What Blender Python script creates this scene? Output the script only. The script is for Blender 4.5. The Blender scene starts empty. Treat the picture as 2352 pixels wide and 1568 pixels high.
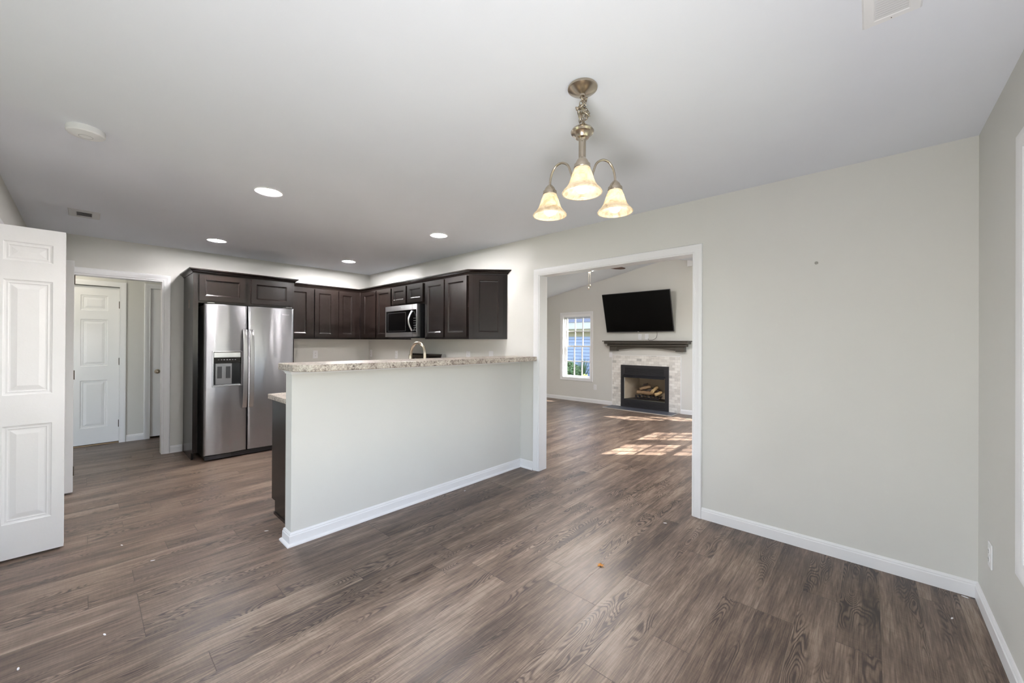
import bpy, math, random
from mathutils import Vector, Matrix
R = math.radians
random.seed(7)
SC = bpy.context.scene
COL = SC.collection

# ---------------------------------------------------------------- camera
F_PX, YAW, PITCH, ROLL, CAM_H = 898.51, 0.74168, 0.00262, 0.00502, 1.33327
fw = Vector((-math.sin(YAW)*math.cos(PITCH), math.cos(YAW)*math.cos(PITCH), math.sin(PITCH)))
rt = Vector((math.cos(YAW), math.sin(YAW), 0)); up = rt.cross(fw)
rt2 = rt*math.cos(ROLL)+up*math.sin(ROLL); up2 = -rt*math.sin(ROLL)+up*math.cos(ROLL)
cd = bpy.data.cameras.new('camera'); cam = bpy.data.objects.new('camera', cd); COL.objects.link(cam)
cd.sensor_width = 36; cd.sensor_fit = 'HORIZONTAL'; cd.lens = F_PX/2352*36; cd.clip_start = .02; cd.clip_end = 200
m = Matrix((rt2, up2, -fw)).transposed().to_4x4(); m.translation = Vector((0, 0, CAM_H)); cam.matrix_world = m
SC.camera = cam

# ---------------------------------------------------------------- sky, sun, exposure
SUN = Vector((.572, .479, .665)).normalized()          # direction towards the sun
w = bpy.data.worlds.new('world'); SC.world = w; w.use_nodes = True
nt = w.node_tree; nt.nodes.clear()
sky = nt.nodes.new('ShaderNodeTexSky'); sky.sky_type = 'NISHITA'; sky.sun_disc = False
sky.sun_elevation = math.asin(SUN.z); sky.sun_rotation = math.atan2(SUN.x, SUN.y)
bg = nt.nodes.new('ShaderNodeBackground'); bg.inputs['Strength'].default_value = .66
out = nt.nodes.new('ShaderNodeOutputWorld')
hs = nt.nodes.new('ShaderNodeHueSaturation'); hs.inputs['Saturation'].default_value = .62
nt.links.new(sky.outputs[0], hs.inputs['Color']); nt.links.new(hs.outputs[0], bg.inputs[0]); nt.links.new(bg.outputs[0], out.inputs[0])
sl = bpy.data.lights.new('sun', 'SUN'); sl.energy = 12; sl.angle = R(.55); sl.color = (1, .95, .87)
so = bpy.data.objects.new('sun', sl); COL.objects.link(so)
so.rotation_euler = SUN.to_track_quat('Z', 'Y').to_euler(); so.location = SUN*30
# the photographer's flash beside the camera, turned up to bounce off the ceiling
fl = bpy.data.lights.new('bounce_flash', 'AREA'); fl.shape = 'DISK'; fl.size = .7; fl.energy = 18; fl.color = (1, .985, .965)
fo = bpy.data.objects.new('bounce_flash', fl); COL.objects.link(fo)
fo.location = (-.08, -.2, .6); fo.rotation_euler = Vector((.2, -.5, -.8)).to_track_quat('Z', 'Y').to_euler()
vs = SC.view_settings
SC.display_settings.display_device = 'sRGB'
vs.view_transform = 'Standard'; vs.look = 'None'; vs.exposure = 1.42; vs.gamma = 1; vs.use_curve_mapping = False
try:
    SC.cycles.use_denoising = True; SC.cycles.max_bounces = 10; SC.cycles.diffuse_bounces = 6; SC.cycles.glossy_bounces = 4
    SC.cycles.transparent_max_bounces = 12; SC.cycles.sample_clamp_indirect = 6; SC.cycles.caustics_reflective = False
    SC.cycles.caustics_refractive = False; SC.cycles.blur_glossy = .5
except Exception: pass

# ---------------------------------------------------------------- materials
def s2l(c):
    return tuple((v/12.92 if v <= .04045 else ((v+.055)/1.055)**2.4) for v in (x/255 for x in c))
MATS = {}
def pm(name, rgb, rough=.5, metal=0, spec=.5, emit=None, es=0, bump=0, bscale=60, coat=0, var=0, vscale=3, alpha=None):
    if name in MATS: return MATS[name]
    m = bpy.data.materials.new(name); m.use_nodes = True; n = m.node_tree; b = n.nodes['Principled BSDF']
    c = s2l(rgb)+(1,); b.inputs['Base Color'].default_value = c
    b.inputs['Roughness'].default_value = rough; b.inputs['Metallic'].default_value = metal
    b.inputs['Specular IOR Level'].default_value = spec; b.inputs['Coat Weight'].default_value = coat
    b.inputs['Coat Roughness'].default_value = .15
    g = n.nodes.new('ShaderNodeNewGeometry')
    nz = n.nodes.new('ShaderNodeTexNoise'); nz.inputs['Scale'].default_value = vscale; nz.inputs['Detail'].default_value = 4
    n.links.new(g.outputs['Position'], nz.inputs['Vector'])
    mx = n.nodes.new('ShaderNodeMix'); mx.data_type = 'RGBA'
    v = var or .02
    mx.inputs[6].default_value = tuple(x*(1-v) for x in c[:3])+(1,); mx.inputs[7].default_value = tuple(min(1, x*(1+v)) for x in c[:3])+(1,)
    n.links.new(nz.outputs['Fac'], mx.inputs[0]); n.links.new(mx.outputs[2], b.inputs['Base Color'])
    if bump:
        nb = n.nodes.new('ShaderNodeTexNoise'); nb.inputs['Scale'].default_value = bscale; nb.inputs['Detail'].default_value = 3
        n.links.new(g.outputs['Position'], nb.inputs['Vector'])
        bp = n.nodes.new('ShaderNodeBump'); bp.inputs['Strength'].default_value = bump; bp.inputs['Distance'].default_value = .002
        n.links.new(nb.outputs['Fac'], bp.inputs['Height']); n.links.new(bp.outputs[0], b.inputs['Normal'])
    if emit:
        b.inputs['Emission Color'].default_value = s2l(emit)+(1,); b.inputs['Emission Strength'].default_value = es
    MATS[name] = m
    return m

def N(nt, typ, **kw):
    n = nt.nodes.new(typ)
    for k, v in kw.items():
        if k.startswith('i_'): n.inputs[k[2:]].default_value = v
        else: setattr(n, k, v)
    return n
class NG:
    """tiny maths helper for node trees"""
    def __init__(s, nt): s.nt = nt
    def m(s, op, a, b=None, c=None, clamp=False):
        n = s.nt.nodes.new('ShaderNodeMath'); n.operation = op; n.use_clamp = clamp
        for i, v in enumerate((a, b, c)):
            if v is None: continue
            if isinstance(v, (int, float)): n.inputs[i].default_value = v
            else: s.nt.links.new(v, n.inputs[i])
        return n.outputs[0]
    def vec(s, x, y, z):
        n = s.nt.nodes.new('ShaderNodeCombineXYZ')
        for i, v in enumerate((x, y, z)):
            if isinstance(v, (int, float)): n.inputs[i].default_value = v
            else: s.nt.links.new(v, n.inputs[i])
        return n.outputs[0]
    def noise(s, v, scale=1, detail=2, rough=.5, dist=0):
        n = s.nt.nodes.new('ShaderNodeTexNoise'); n.inputs['Scale'].default_value = scale; n.inputs['Detail'].default_value = detail
        n.inputs['Roughness'].default_value = rough; n.inputs['Distortion'].default_value = dist
        s.nt.links.new(v, n.inputs['Vector']); return n.outputs['Fac']
    def white(s, v):
        n = s.nt.nodes.new('ShaderNodeTexWhiteNoise'); n.noise_dimensions = '3D'; s.nt.links.new(v, n.inputs['Vector']); return n.outputs['Value']
    def ss(s, v, a, b):
        n = s.nt.nodes.new('ShaderNodeMapRange'); n.interpolation_type = 'SMOOTHSTEP'
        n.inputs['From Min'].default_value = a; n.inputs['From Max'].default_value = b
        s.nt.links.new(v, n.inputs['Value']); return n.outputs[0]
    def ramp(s, v, stops):
        n = s.nt.nodes.new('ShaderNodeValToRGB'); e = n.color_ramp.elements
        while len(e) < len(stops): e.new(.5)
        for el, (p, c) in zip(e, stops): el.position = p; el.color = s2l(c)+(1,)
        s.nt.links.new(v, n.inputs[0]); return n.outputs[0]
    def mix(s, f, a, b, mode='MIX'):
        n = s.nt.nodes.new('ShaderNodeMix'); n.data_type = 'RGBA'; n.blend_type = mode
        for i, v in ((0, f), (6, a), (7, b)):
            if isinstance(v, (int, float)): n.inputs[i].default_value = v
            elif isinstance(v, tuple): n.inputs[i].default_value = v
            else: s.nt.links.new(v, n.inputs[i])
        return n.outputs[2]
def newmat(name):
    m = bpy.data.materials.new(name); m.use_nodes = True; MATS[name] = m
    nt = m.node_tree; g = NG(nt); geo = nt.nodes.new('ShaderNodeNewGeometry')
    sp = nt.nodes.new('ShaderNodeSeparateXYZ'); nt.links.new(geo.outputs['Position'], sp.inputs[0])
    return m, nt, g, nt.nodes['Principled BSDF'], geo.outputs['Position'], sp.outputs

def floor_mat():
    m, nt, g, b, pos, (X, Y, Z) = newmat('oak_plank_floor')
    W_, L_ = .1524, 1.22
    u = g.m('DIVIDE', g.m('SUBTRACT', X, .038), W_)
    row = g.m('FLOOR', u); fu = g.m('FRACT', u)
    off = g.m('MULTIPLY', g.m('FLOOR', g.m('MULTIPLY', g.white(g.vec(row, 3.3, 1.7)), 7)), L_/7)
    v = g.m('DIVIDE', g.m('ADD', g.m('SUBTRACT', Y, 1.412), off), L_)
    col = g.m('FLOOR', v); fv = g.m('FRACT', v)
    pid = g.white(g.vec(row, col, 5.1)); pid2 = g.white(g.vec(col, row, 9.7))
    px = g.m('ADD', X, g.m('MULTIPLY', pid, 31.7)); py = g.m('ADD', Y, g.m('MULTIPLY', pid2, 17.3))
    pz = g.m('MULTIPLY', pid, 50)
    # figure: contour lines of a stretched low-frequency field -> cathedrals and knots
    f = g.noise(g.vec(g.m('MULTIPLY', px, 11), g.m('MULTIPLY', py, 2.1), pz), 1, 1.2, .45, .25)
    fine2 = g.noise(g.vec(g.m('MULTIPLY', px, 60), g.m('MULTIPLY', py, 3.2), pz), 1, 3, .6, .6)
    rings = g.m('SINE', g.m('MULTIPLY_ADD', fine2, 2.2, g.m('MULTIPLY', f, 175)))
    rings = g.m('MULTIPLY_ADD', rings, .5, .5)
    rw = g.m('POWER', rings, 2.4)
    msk = g.ss(g.noise(g.vec(g.m('MULTIPLY', px, 8), g.m('MULTIPLY', py, 1.5), pz), 1, 1), .50, .66)
    fine = g.noise(g.vec(g.m('MULTIPLY', px, 210), g.m('MULTIPLY', py, 9), pz), 1, 3, .6)
    cross = g.noise(g.vec(g.m('MULTIPLY', px, 14), g.m('MULTIPLY', py, 120), pz), 1, 2, .6)
    blot = g.noise(g.vec(g.m('MULTIPLY', px, 9), g.m('MULTIPLY', py, 1.6), g.m('ADD', pz, 8)), 1, 3, .55)
    t = g.m('MULTIPLY_ADD', g.m('SUBTRACT', fine, .5), 1.05, .60)
    t = g.m('MULTIPLY_ADD', g.m('SUBTRACT', fine2, .5), .95, t)
    t = g.m('MULTIPLY_ADD', g.m('SUBTRACT', blot, .5), 1.25, t)
    t = g.m('MULTIPLY_ADD', g.m('SUBTRACT', cross, .5), .20, t)
    t = g.m('MULTIPLY_ADD', g.m('SUBTRACT', pid, .5), .20, t)
    t = g.m('SUBTRACT', t, g.m('MULTIPLY', msk, g.m('MULTIPLY_ADD', rw, .62, -.04)))
    c = g.ramp(t, [(0, (36, 28, 23)), (.28, (66, 52, 43)), (.52, (101, 84, 71)), (.75, (128, 110, 95)), (1, (158, 141, 125))])
    hue = g.mix(g.m('MULTIPLY', g.noise(g.vec(px, g.m('MULTIPLY', py, .5), pz), 3, 1), .5), c, s2l((100, 86, 82))+(1,))
    # seams
    eu = g.m('MINIMUM', fu, g.m('SUBTRACT', 1, fu)); ev = g.m('MINIMUM', fv, g.m('SUBTRACT', 1, fv))
    su = g.m('SUBTRACT', 1, g.ss(g.m('MULTIPLY', eu, W_), .0004, .0016)); sv = g.m('SUBTRACT', 1, g.ss(g.m('MULTIPLY', ev, L_), .0006, .0020))
    seam = g.m('MAXIMUM', g.m('MULTIPLY', su, .55), sv)
    fin = g.mix(g.m('MULTIPLY', seam, .75), hue, s2l((48, 38, 33))+(1,))
    nt.links.new(fin, b.inputs['Base Color'])
    nt.links.new(g.m('MULTIPLY_ADD', fine2, .16, .30), b.inputs['Roughness'])
    b.inputs['Specular IOR Level'].default_value = .4
    hgt = g.m('SUBTRACT', g.m('MULTIPLY_ADD', fine, .35, g.m('MULTIPLY', t, .5)), g.m('MULTIPLY', seam, 2))
    bp = N(nt, 'ShaderNodeBump'); bp.inputs['Strength'].default_value = .35; bp.inputs['Distance'].default_value = .0012
    nt.links.new(hgt, bp.inputs['Height']); nt.links.new(bp.outputs[0], b.inputs['Normal'])
    return m
def granite_mat():
    m, nt, g, b, pos, (X, Y, Z) = newmat('granite_laminate')
    n1 = g.noise(pos, 26, 6, .65, 1.2); n2 = g.noise(pos, 110, 3, .7, .8); n3 = g.noise(pos, 7, 2, .5)
    t = g.m('MULTIPLY_ADD', g.m('SUBTRACT', n1, .5), 1.9, .5)
    t = g.m('MULTIPLY_ADD', g.m('SUBTRACT', n2, .5), 1.5, t)
    c = g.ramp(t, [(0, (58, 51, 49)), (.22, (112, 100, 94)), (.38, (160, 147, 137)), (.55, (190, 180, 168)), (.85, (212, 205, 193))])
    vein = g.m('SUBTRACT', 1, g.ss(g.m('ABSOLUTE', g.m('SUBTRACT', g.noise(pos, 34, 4, .6, 2.2), .5)), .0, .03))
    c = g.mix(g.m('MULTIPLY', vein, .6), c, s2l((88, 76, 74))+(1,))
    c = g.mix(g.m('MULTIPLY', g.ss(n3, .45, .65), .35), c, s2l((146, 132, 122))+(1,))
    nt.links.new(c, b.inputs['Base Color']); b.inputs['Roughness'].default_value = .33
    return m
def cab_mat():
    m, nt, g, b, pos, (X, Y, Z) = newmat('espresso_wood')
    gr = g.noise(g.vec(g.m('MULTIPLY', X, 45), g.m('MULTIPLY', Y, 45), g.m('MULTIPLY', Z, 4)), 1, 3, .6)
    bl = g.noise(pos, 3, 2)
    t = g.m('MULTIPLY_ADD', bl, .5, g.m('MULTIPLY', gr, .5))
    nt.links.new(g.ramp(t, [(.25, (17, 12, 10)), (.5, (22, 16, 14)), (.75, (30, 22, 18))]), b.inputs['Base Color'])
    b.inputs['Roughness'].default_value = .26; b.inputs['Specular IOR Level'].default_value = .34; b.inputs['Coat Weight'].default_value = .0; b.inputs['Coat Roughness'].default_value = .3
    return m
def steel_mat(name='brushed_steel', col=(168, 168, 171), rough=.33, wav=1.0):
    m, nt, g, b, pos, (X, Y, Z) = newmat(name)
    b.inputs['Metallic'].default_value = 1
    br = g.noise(g.vec(g.m('MULTIPLY', X, 8), g.m('MULTIPLY', Y, 8), g.m('MULTIPLY', Z, 900)), 1, 2)
    c = s2l(col)
    cc = g.mix(br, tuple(x*.97 for x in c)+(1,), tuple(min(1, x*1.03) for x in c)+(1,))
    nt.links.new(cc, b.inputs['Base Color'])
    nt.links.new(g.m('MULTIPLY_ADD', br, .025, rough), b.inputs['Roughness'])
    b.inputs['Anisotropic'].default_value = .8
    tg = N(nt, 'ShaderNodeTangent'); tg.direction_type = 'RADIAL'; tg.axis = 'Z'; nt.links.new(tg.outputs[0], b.inputs['Tangent']); b.inputs['Anisotropic Rotation'].default_value = .25
    wv = g.noise(g.vec(g.m('MULTIPLY', X, 7), g.m('MULTIPLY', Y, 7), g.m('MULTIPLY', Z, 1.1)), 1, 1)
    bp = N(nt, 'ShaderNodeBump'); bp.inputs['Strength'].default_value = .5*wav; bp.inputs['Distance'].default_value = .02
    nt.links.new(wv, bp.inputs['Height']); nt.links.new(bp.outputs[0], b.inputs['Normal'])
    return m
def tile_mat():
    m, nt, g, b, pos, (X, Y, Z) = newmat('marble_subway_tile')
    h, l = .0508, .102
    v = g.m('DIVIDE', Z, h); row = g.m('FLOOR', v); fv = g.m('FRACT', v)
    u = g.m('ADD', g.m('DIVIDE', g.m('ADD', X, 10), l), g.m('MULTIPLY', g.m('MODULO', row, 2), .5))
    col = g.m('FLOOR', u); fu = g.m('FRACT', u)
    idv = g.white(g.vec(row, col, 2.2))
    n = g.noise(pos, 20, 4, .6, 1)
    t = g.m('MULTIPLY_ADD', g.m('SUBTRACT', n, .5), .8, g.m('MULTIPLY_ADD', g.m('SUBTRACT', idv, .5), .7, .6))
    c = g.ramp(t, [(0, (186, 183, 178)), (.3, (208, 205, 200)), (.6, (224, 221, 216)), (1, (236, 234, 230))])
    dark = g.m('GREATER_THAN', idv, .985)
    c = g.mix(g.m('MULTIPLY', dark, .6), c, s2l((140, 138, 136))+(1,))
    e = g.m('MINIMUM', g.m('MULTIPLY', g.m('MINIMUM', fu, g.m('SUBTRACT', 1, fu)), l), g.m('MULTIPLY', g.m('MINIMUM', fv, g.m('SUBTRACT', 1, fv)), h))
    gr = g.m('SUBTRACT', 1, g.ss(e, .0008, .0022))
    nt.links.new(g.mix(g.m('MULTIPLY', gr, .8), c, s2l((186, 182, 176))+(1,)), b.inputs['Base Color'])
    b.inputs['Roughness'].default_value = .35
    bp = N(nt, 'ShaderNodeBump'); bp.inputs['Strength'].default_value = .5; bp.inputs['Distance'].default_value = .002; bp.invert = True
    nt.links.new(gr, bp.inputs['Height']); nt.links.new(bp.outputs[0], b.inputs['Normal'])
    return m
def siding_mat():
    m, nt, g, b, pos, (X, Y, Z) = newmat('lap_siding')
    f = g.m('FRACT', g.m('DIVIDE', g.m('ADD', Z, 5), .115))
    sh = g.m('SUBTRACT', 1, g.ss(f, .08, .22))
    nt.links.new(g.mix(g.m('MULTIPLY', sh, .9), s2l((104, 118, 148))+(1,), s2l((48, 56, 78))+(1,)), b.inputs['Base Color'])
    b.inputs['Roughness'].default_value = .6
    bp = N(nt, 'ShaderNodeBump'); bp.inputs['Strength'].default_value = 1; bp.inputs['Distance'].default_value = .012; bp.invert = True
    nt.links.new(f, bp.inputs['Height']); nt.links.new(bp.outputs[0], b.inputs['Normal'])
    return m
def glass_mat():
    m = bpy.data.materials.new('window_glass'); m.use_nodes = True; nt = m.node_tree; nt.nodes.clear()
    o = N(nt, 'ShaderNodeOutputMaterial'); t = N(nt, 'ShaderNodeBsdfTransparent'); gl = N(nt, 'ShaderNodeBsdfGlossy'); gl.inputs['Roughness'].default_value = .02
    fr = N(nt, 'ShaderNodeFresnel'); fr.inputs['IOR'].default_value = 1.45; mx = N(nt, 'ShaderNodeMixShader')
    t.inputs[0].default_value = (.95, .97, .97, 1)
    nt.links.new(fr.outputs[0], mx.inputs[0]); nt.links.new(t.outputs[0], mx.inputs[1]); nt.links.new(gl.outputs[0], mx.inputs[2]); nt.links.new(mx.outputs[0], o.inputs[0])
    MATS['window_glass'] = m; return m
def shade_mat():
    m = bpy.data.materials.new('alabaster_glass'); m.use_nodes = True; nt = m.node_tree; nt.nodes.clear(); g = NG(nt)
    o = N(nt, 'ShaderNodeOutputMaterial'); geo = N(nt, 'ShaderNodeNewGeometry')
    d = N(nt, 'ShaderNodeBsdfDiffuse'); t = N(nt, 'ShaderNodeBsdfTranslucent'); gl = N(nt, 'ShaderNodeBsdfGlossy'); gl.inputs['Roughness'].default_value = .2
    n = g.noise(geo.outputs['Position'], 22, 4, .6, 2.0)
    c = g.ramp(n, [(.3, (214, 196, 168)), (.5, (240, 230, 212)), (.7, (248, 242, 230))])
    nt.links.new(c, d.inputs[0]); nt.links.new(c, t.inputs[0])
    a = N(nt, 'ShaderNodeMixShader'); a.inputs[0].default_value = .55; nt.links.new(d.outputs[0], a.inputs[1]); nt.links.new(t.outputs[0], a.inputs[2])
    e = N(nt, 'ShaderNodeMixShader'); e.inputs[0].default_value = .06; nt.links.new(a.outputs[0], e.inputs[1]); nt.links.new(gl.outputs[0], e.inputs[2])
    nt.links.new(e.outputs[0], o.inputs[0]); MATS['alabaster_glass'] = m; return m

WALL = pm('greige_wall_paint', (209, 208, 204), .62, bump=.12, bscale=180, spec=.3)
CEIL = pm('ceiling_paint', (223, 226, 234), .8, bump=.1, bscale=150, spec=.2)
TRIM = pm('white_trim_paint', (228, 228, 230), .35, bump=.03, bscale=40)
DOORW = pm('white_door_paint', (228, 228, 229), .4, bump=.1, bscale=90)
PLATE = pm('white_plate_plastic', (226, 226, 228), .3)
NICK = pm('brushed_nickel', (186, 174, 158), .27, 1)
DKMETAL = pm('dark_bronze_metal', (62, 52, 44), .4, 1)
BLACKM = pm('fireplace_black_metal', (34, 34, 38), .45)
BLACKP = pm('black_plastic', (16, 16, 17), .3)
GLOSSB = pm('black_glass', (8, 8, 9), .06)
GREYB = pm('fridge_side_grey', (92, 91, 90), .42, .4)
FLOOR, GRAN, CAB, STEEL, TILE, SID, GLASS, SHADE = floor_mat(), granite_mat(), cab_mat(), steel_mat(), tile_mat(), siding_mat(), glass_mat(), shade_mat()
STEELB = steel_mat('bright_steel', (205, 205, 206), .3, .2)
VENTM = pm('vent_grey_white', (196, 196, 198), .45)
VINYL = pm('white_vinyl', (238, 238, 240), .35)

# ---------------------------------------------------------------- mesh builder
class MB:
    def __init__(s): s.v = []; s.f = []
    def box(s, x0, x1, y0, y1, z0, z1):
        x0, x1 = sorted((x0, x1)); y0, y1 = sorted((y0, y1)); z0, z1 = sorted((z0, z1))
        k = len(s.v); s.v += [(x, y, z) for z in (z0, z1) for y in (y0, y1) for x in (x0, x1)]
        s.f += [tuple(k+i for i in q) for q in ((0, 2, 3, 1), (4, 5, 7, 6), (0, 1, 5, 4), (2, 6, 7, 3), (0, 4, 6, 2), (1, 3, 7, 5))]
        return s
    def quad(s, *p): k = len(s.v); s.v += list(p); s.f.append(tuple(range(k, k+len(p)))); return s
    def prism(s, poly, a0, a1, axis='z'):
        k = len(s.v); n = len(poly)
        def P(p, a):
            return {'z': (p[0], p[1], a), 'y': (p[0], a, p[1]), 'x': (a, p[0], p[1])}[axis]
        s.v += [P(p, a0) for p in poly]+[P(p, a1) for p in poly]
        s.f += [tuple(range(k, k+n))[::-1], tuple(range(k+n, k+2*n))]
        s.f += [(k+i, k+(i+1) % n, k+n+(i+1) % n, k+n+i) for i in range(n)]
        return s
    def lathe(s, prof, c=(0, 0, 0), seg=32, axis='z'):
        k = len(s.v); n = len(prof)
        for i in range(seg):
            a = 2*math.pi*i/seg; ca, sa = math.cos(a), math.sin(a)
            for r, h in prof:
                p = {'z': (r*ca, r*sa, h), 'y': (r*ca, h, r*sa), 'x': (h, r*ca, r*sa)}[axis]
                s.v.append((c[0]+p[0], c[1]+p[1], c[2]+p[2]))
        for i in range(seg):
            j = (i+1) % seg
            for q in range(n-1): s.f.append((k+i*n+q, k+j*n+q, k+j*n+q+1, k+i*n+q+1))
        for q in (0, n-1):
            if prof[q][0] > 1e-6: s.f.append(tuple(k+i*n+q for i in range(seg)))
        return s
    def tube(s, pts, r, seg=10, caps=True, rs=None, flat=1.0):
        k = len(s.v); pts = [Vector(p) for p in pts]; n = len(pts); ref = None
        for i, p in enumerate(pts):
            t = (pts[min(i+1, n-1)]-pts[max(i-1, 0)]).normalized()
            if ref is None: ref = Vector((0, 0, 1)) if abs(t.z) < .9 else Vector((1, 0, 0))
            a = (ref-t*ref.dot(t)).normalized(); ref = a; b = t.cross(a); rr = rs[i] if rs else r
            for j in range(seg):
                th = 2*math.pi*j/seg; s.v.append(tuple(p+a*math.cos(th)*rr+b*math.sin(th)*rr*flat))
        for i in range(n-1):
            for j in range(seg):
                s.f.append((k+i*seg+j, k+i*seg+(j+1) % seg, k+(i+1)*seg+(j+1) % seg, k+(i+1)*seg+j))
        if caps: s.f += [tuple(range(k, k+seg))[::-1], tuple(range(k+(n-1)*seg, k+n*seg))]
        return s
    def smooth_tube(s, pts, r, seg=10, k=5, **kw):
        P = [Vector(p) for p in pts]; o = []
        for i in range(len(P)-1):
            a, b, c, d = P[max(i-1, 0)], P[i], P[i+1], P[min(i+2, len(P)-1)]
            for j in range(k):
                t = j/k; o.append(.5*((2*b)+(c-a)*t+(2*a-5*b+4*c-d)*t*t+(3*b-a-3*c+d)*t**3))
        return s.tube(o+[P[-1]], r, seg, **kw)
    def ring(s, c, R_, r, nrm=(0, 0, 1), seg=20, ss=8, sx=1.0, roll=0):
        k = len(s.v); nrm = Vector(nrm).normalized(); a = nrm.orthogonal().normalized()
        a = (Matrix.Rotation(roll, 3, nrm) @ a); b = nrm.cross(a); c = Vector(c)
        for i in range(seg):
            th = 2*math.pi*i/seg; o = a*math.cos(th)*R_*sx+b*math.sin(th)*R_; d = o.normalized()
            for j in range(ss):
                ph = 2*math.pi*j/ss; s.v.append(tuple(c+o+d*math.cos(ph)*r+nrm*math.sin(ph)*r))
        for i in range(seg):
            for j in range(ss):
                s.f.append((k+i*ss+j, k+((i+1) % seg)*ss+j, k+((i+1) % seg)*ss+(j+1) % ss, k+i*ss+(j+1) % ss))
        return s
    def sphere(s, c, r, seg=20, rings=12, sz=1):
        return s.lathe([(r*math.sin(math.pi*i/rings), -r*sz*math.cos(math.pi*i/rings)) for i in range(rings+1)], c, seg)
    def sweep(s, path, prof, mapf=lambda x, y, h: (x, y, h), closed=False, caps=True):
        """path: 2D points; prof: (offset to the left of travel, height)"""
        k = len(s.v); n = len(path); q = len(prof)
        for i in range(n):
            p = Vector(path[i]); a = Vector(path[i-1]) if (i or closed) else None; b = Vector(path[(i+1) % n]) if (i < n-1 or closed) else None
            n1 = n2 = None
            if a is not None: d = (p-a).normalized(); n1 = Vector((-d.y, d.x))
            if b is not None: d = (b-p).normalized(); n2 = Vector((-d.y, d.x))
            if n1 is None: n1 = n2
            if n2 is None: n2 = n1
            mm = (n1+n2); mm = mm/max(.2, (1+n1.dot(n2)))
            for o, h in prof: s.v.append(mapf(p.x+mm.x*o, p.y+mm.y*o, h))
        for i in range(n if closed else n-1):
            j = (i+1) % n
            for t in range(q): s.f.append((k+i*q+t, k+j*q+t, k+j*q+(t+1) % q, k+i*q+(t+1) % q))
        if not closed and caps: s.f += [tuple(range(k, k+q)), tuple(range(k+(n-1)*q, k+n*q))[::-1]]
        return s
    def rings_panel(s, x0, x1, z0, z1, rings, y=0, sg=1):
        """nested rectangles: (inset, depth) -> depth grows into +y*sg"""
        k = len(s.v)
        for ins, d in rings:
            s.v += [(x0+ins, y+sg*d, z0+ins), (x1-ins, y+sg*d, z0+ins), (x1-ins, y+sg*d, z1-ins), (x0+ins, y+sg*d, z1-ins)]
        for i in range(len(rings)-1):
            for j in range(4): s.f.append((k+4*i+j, k+4*i+(j+1) % 4, k+4*i+4+(j+1) % 4, k+4*i+4+j))
        e = k+4*(len(rings)-1); s.f.append((e, e+1, e+2, e+3)); return s
    def slab(s, W, H, T, cells, rings, both=False):
        """panel door: front at y=0 facing -y"""
        xs = sorted({0, W}|{c[0] for c in cells}|{c[1] for c in cells}); zs = sorted({0, H}|{c[2] for c in cells}|{c[3] for c in cells})
        for yy, sg in ((0, 1), (T, -1)):
            for i in range(len(xs)-1):
                for j in range(len(zs)-1):
                    x0, x1, z0, z1 = xs[i], xs[i+1], zs[j], zs[j+1]
                    if (both or sg == 1) and any(c[0] <= x0+1e-6 and c[1] >= x1-1e-6 and c[2] <= z0+1e-6 and c[3] >= z1-1e-6 for c in cells): continue
                    s.quad((x0, yy, z0), (x1, yy, z0), (x1, yy, z1), (x0, yy, z1))
            if both or sg == 1:
                for c in cells: s.rings_panel(*c, rings, yy, sg)
        s.quad((0, 0, 0), (0, T, 0), (0, T, H), (0, 0, H)).quad((W, 0, 0), (W, T, 0), (W, T, H), (W, 0, H))
        s.quad((0, 0, 0), (W, 0, 0), (W, T, 0), (0, T, 0)).quad((0, 0, H), (W, 0, H), (W, T, H), (0, T, H))
        return s
    def build(s, name, mat, parent=None, bevel=0, smooth=None, loc=None, rotz=0, world=False, weld=False):
        me = bpy.data.meshes.new(name)
        v = s.v
        if world and parent is not None:
            L = parent.location; v = [(a-L.x, b-L.y, c-L.z) for a, b, c in v]
        me.from_pydata(v, [], s.f)
        import bmesh
        bm = bmesh.new(); bm.from_mesh(me)
        bmesh.ops.remove_doubles(bm, verts=bm.verts, dist=1e-5)
        bmesh.ops.recalc_face_normals(bm, faces=bm.faces); bm.to_mesh(me); bm.free()
        me.materials.append(mat)
        if smooth: me.shade_smooth(); me.set_sharp_from_angle(angle=R(smooth))
        o = bpy.data.objects.new(name, me); COL.objects.link(o)
        if parent is not None: o.parent = parent
        if loc is not None: o.location = loc
        if rotz: o.rotation_euler[2] = rotz
        if bevel:
            b = o.modifiers.new('bevel', 'BEVEL'); b.width = bevel; b.segments = 2; b.limit_method = 'ANGLE'; b.angle_limit = R(40)
        return o
def tag(o, label, cat, group=None, kind=None):
    o['label'] = label; o['category'] = cat
    if group: o['group'] = group
    if kind: o['kind'] = kind
    return o
def empty(name, loc=(0, 0, 0), rotz=0, label=None, cat=None, group=None, kind=None):
    o = bpy.data.objects.new(name, None); COL.objects.link(o); o.location = loc; o.rotation_euler[2] = rotz
    o.empty_display_size = .05
    if label: tag(o, label, cat, group, kind)
    return o
def dup(o, parent=None):
    c = o.copy(); COL.objects.link(c)
    if parent is not None: c.parent = parent
    for ch in [x for x in bpy.data.objects if x.parent == o]: dup(ch, c)
    return c
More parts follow.
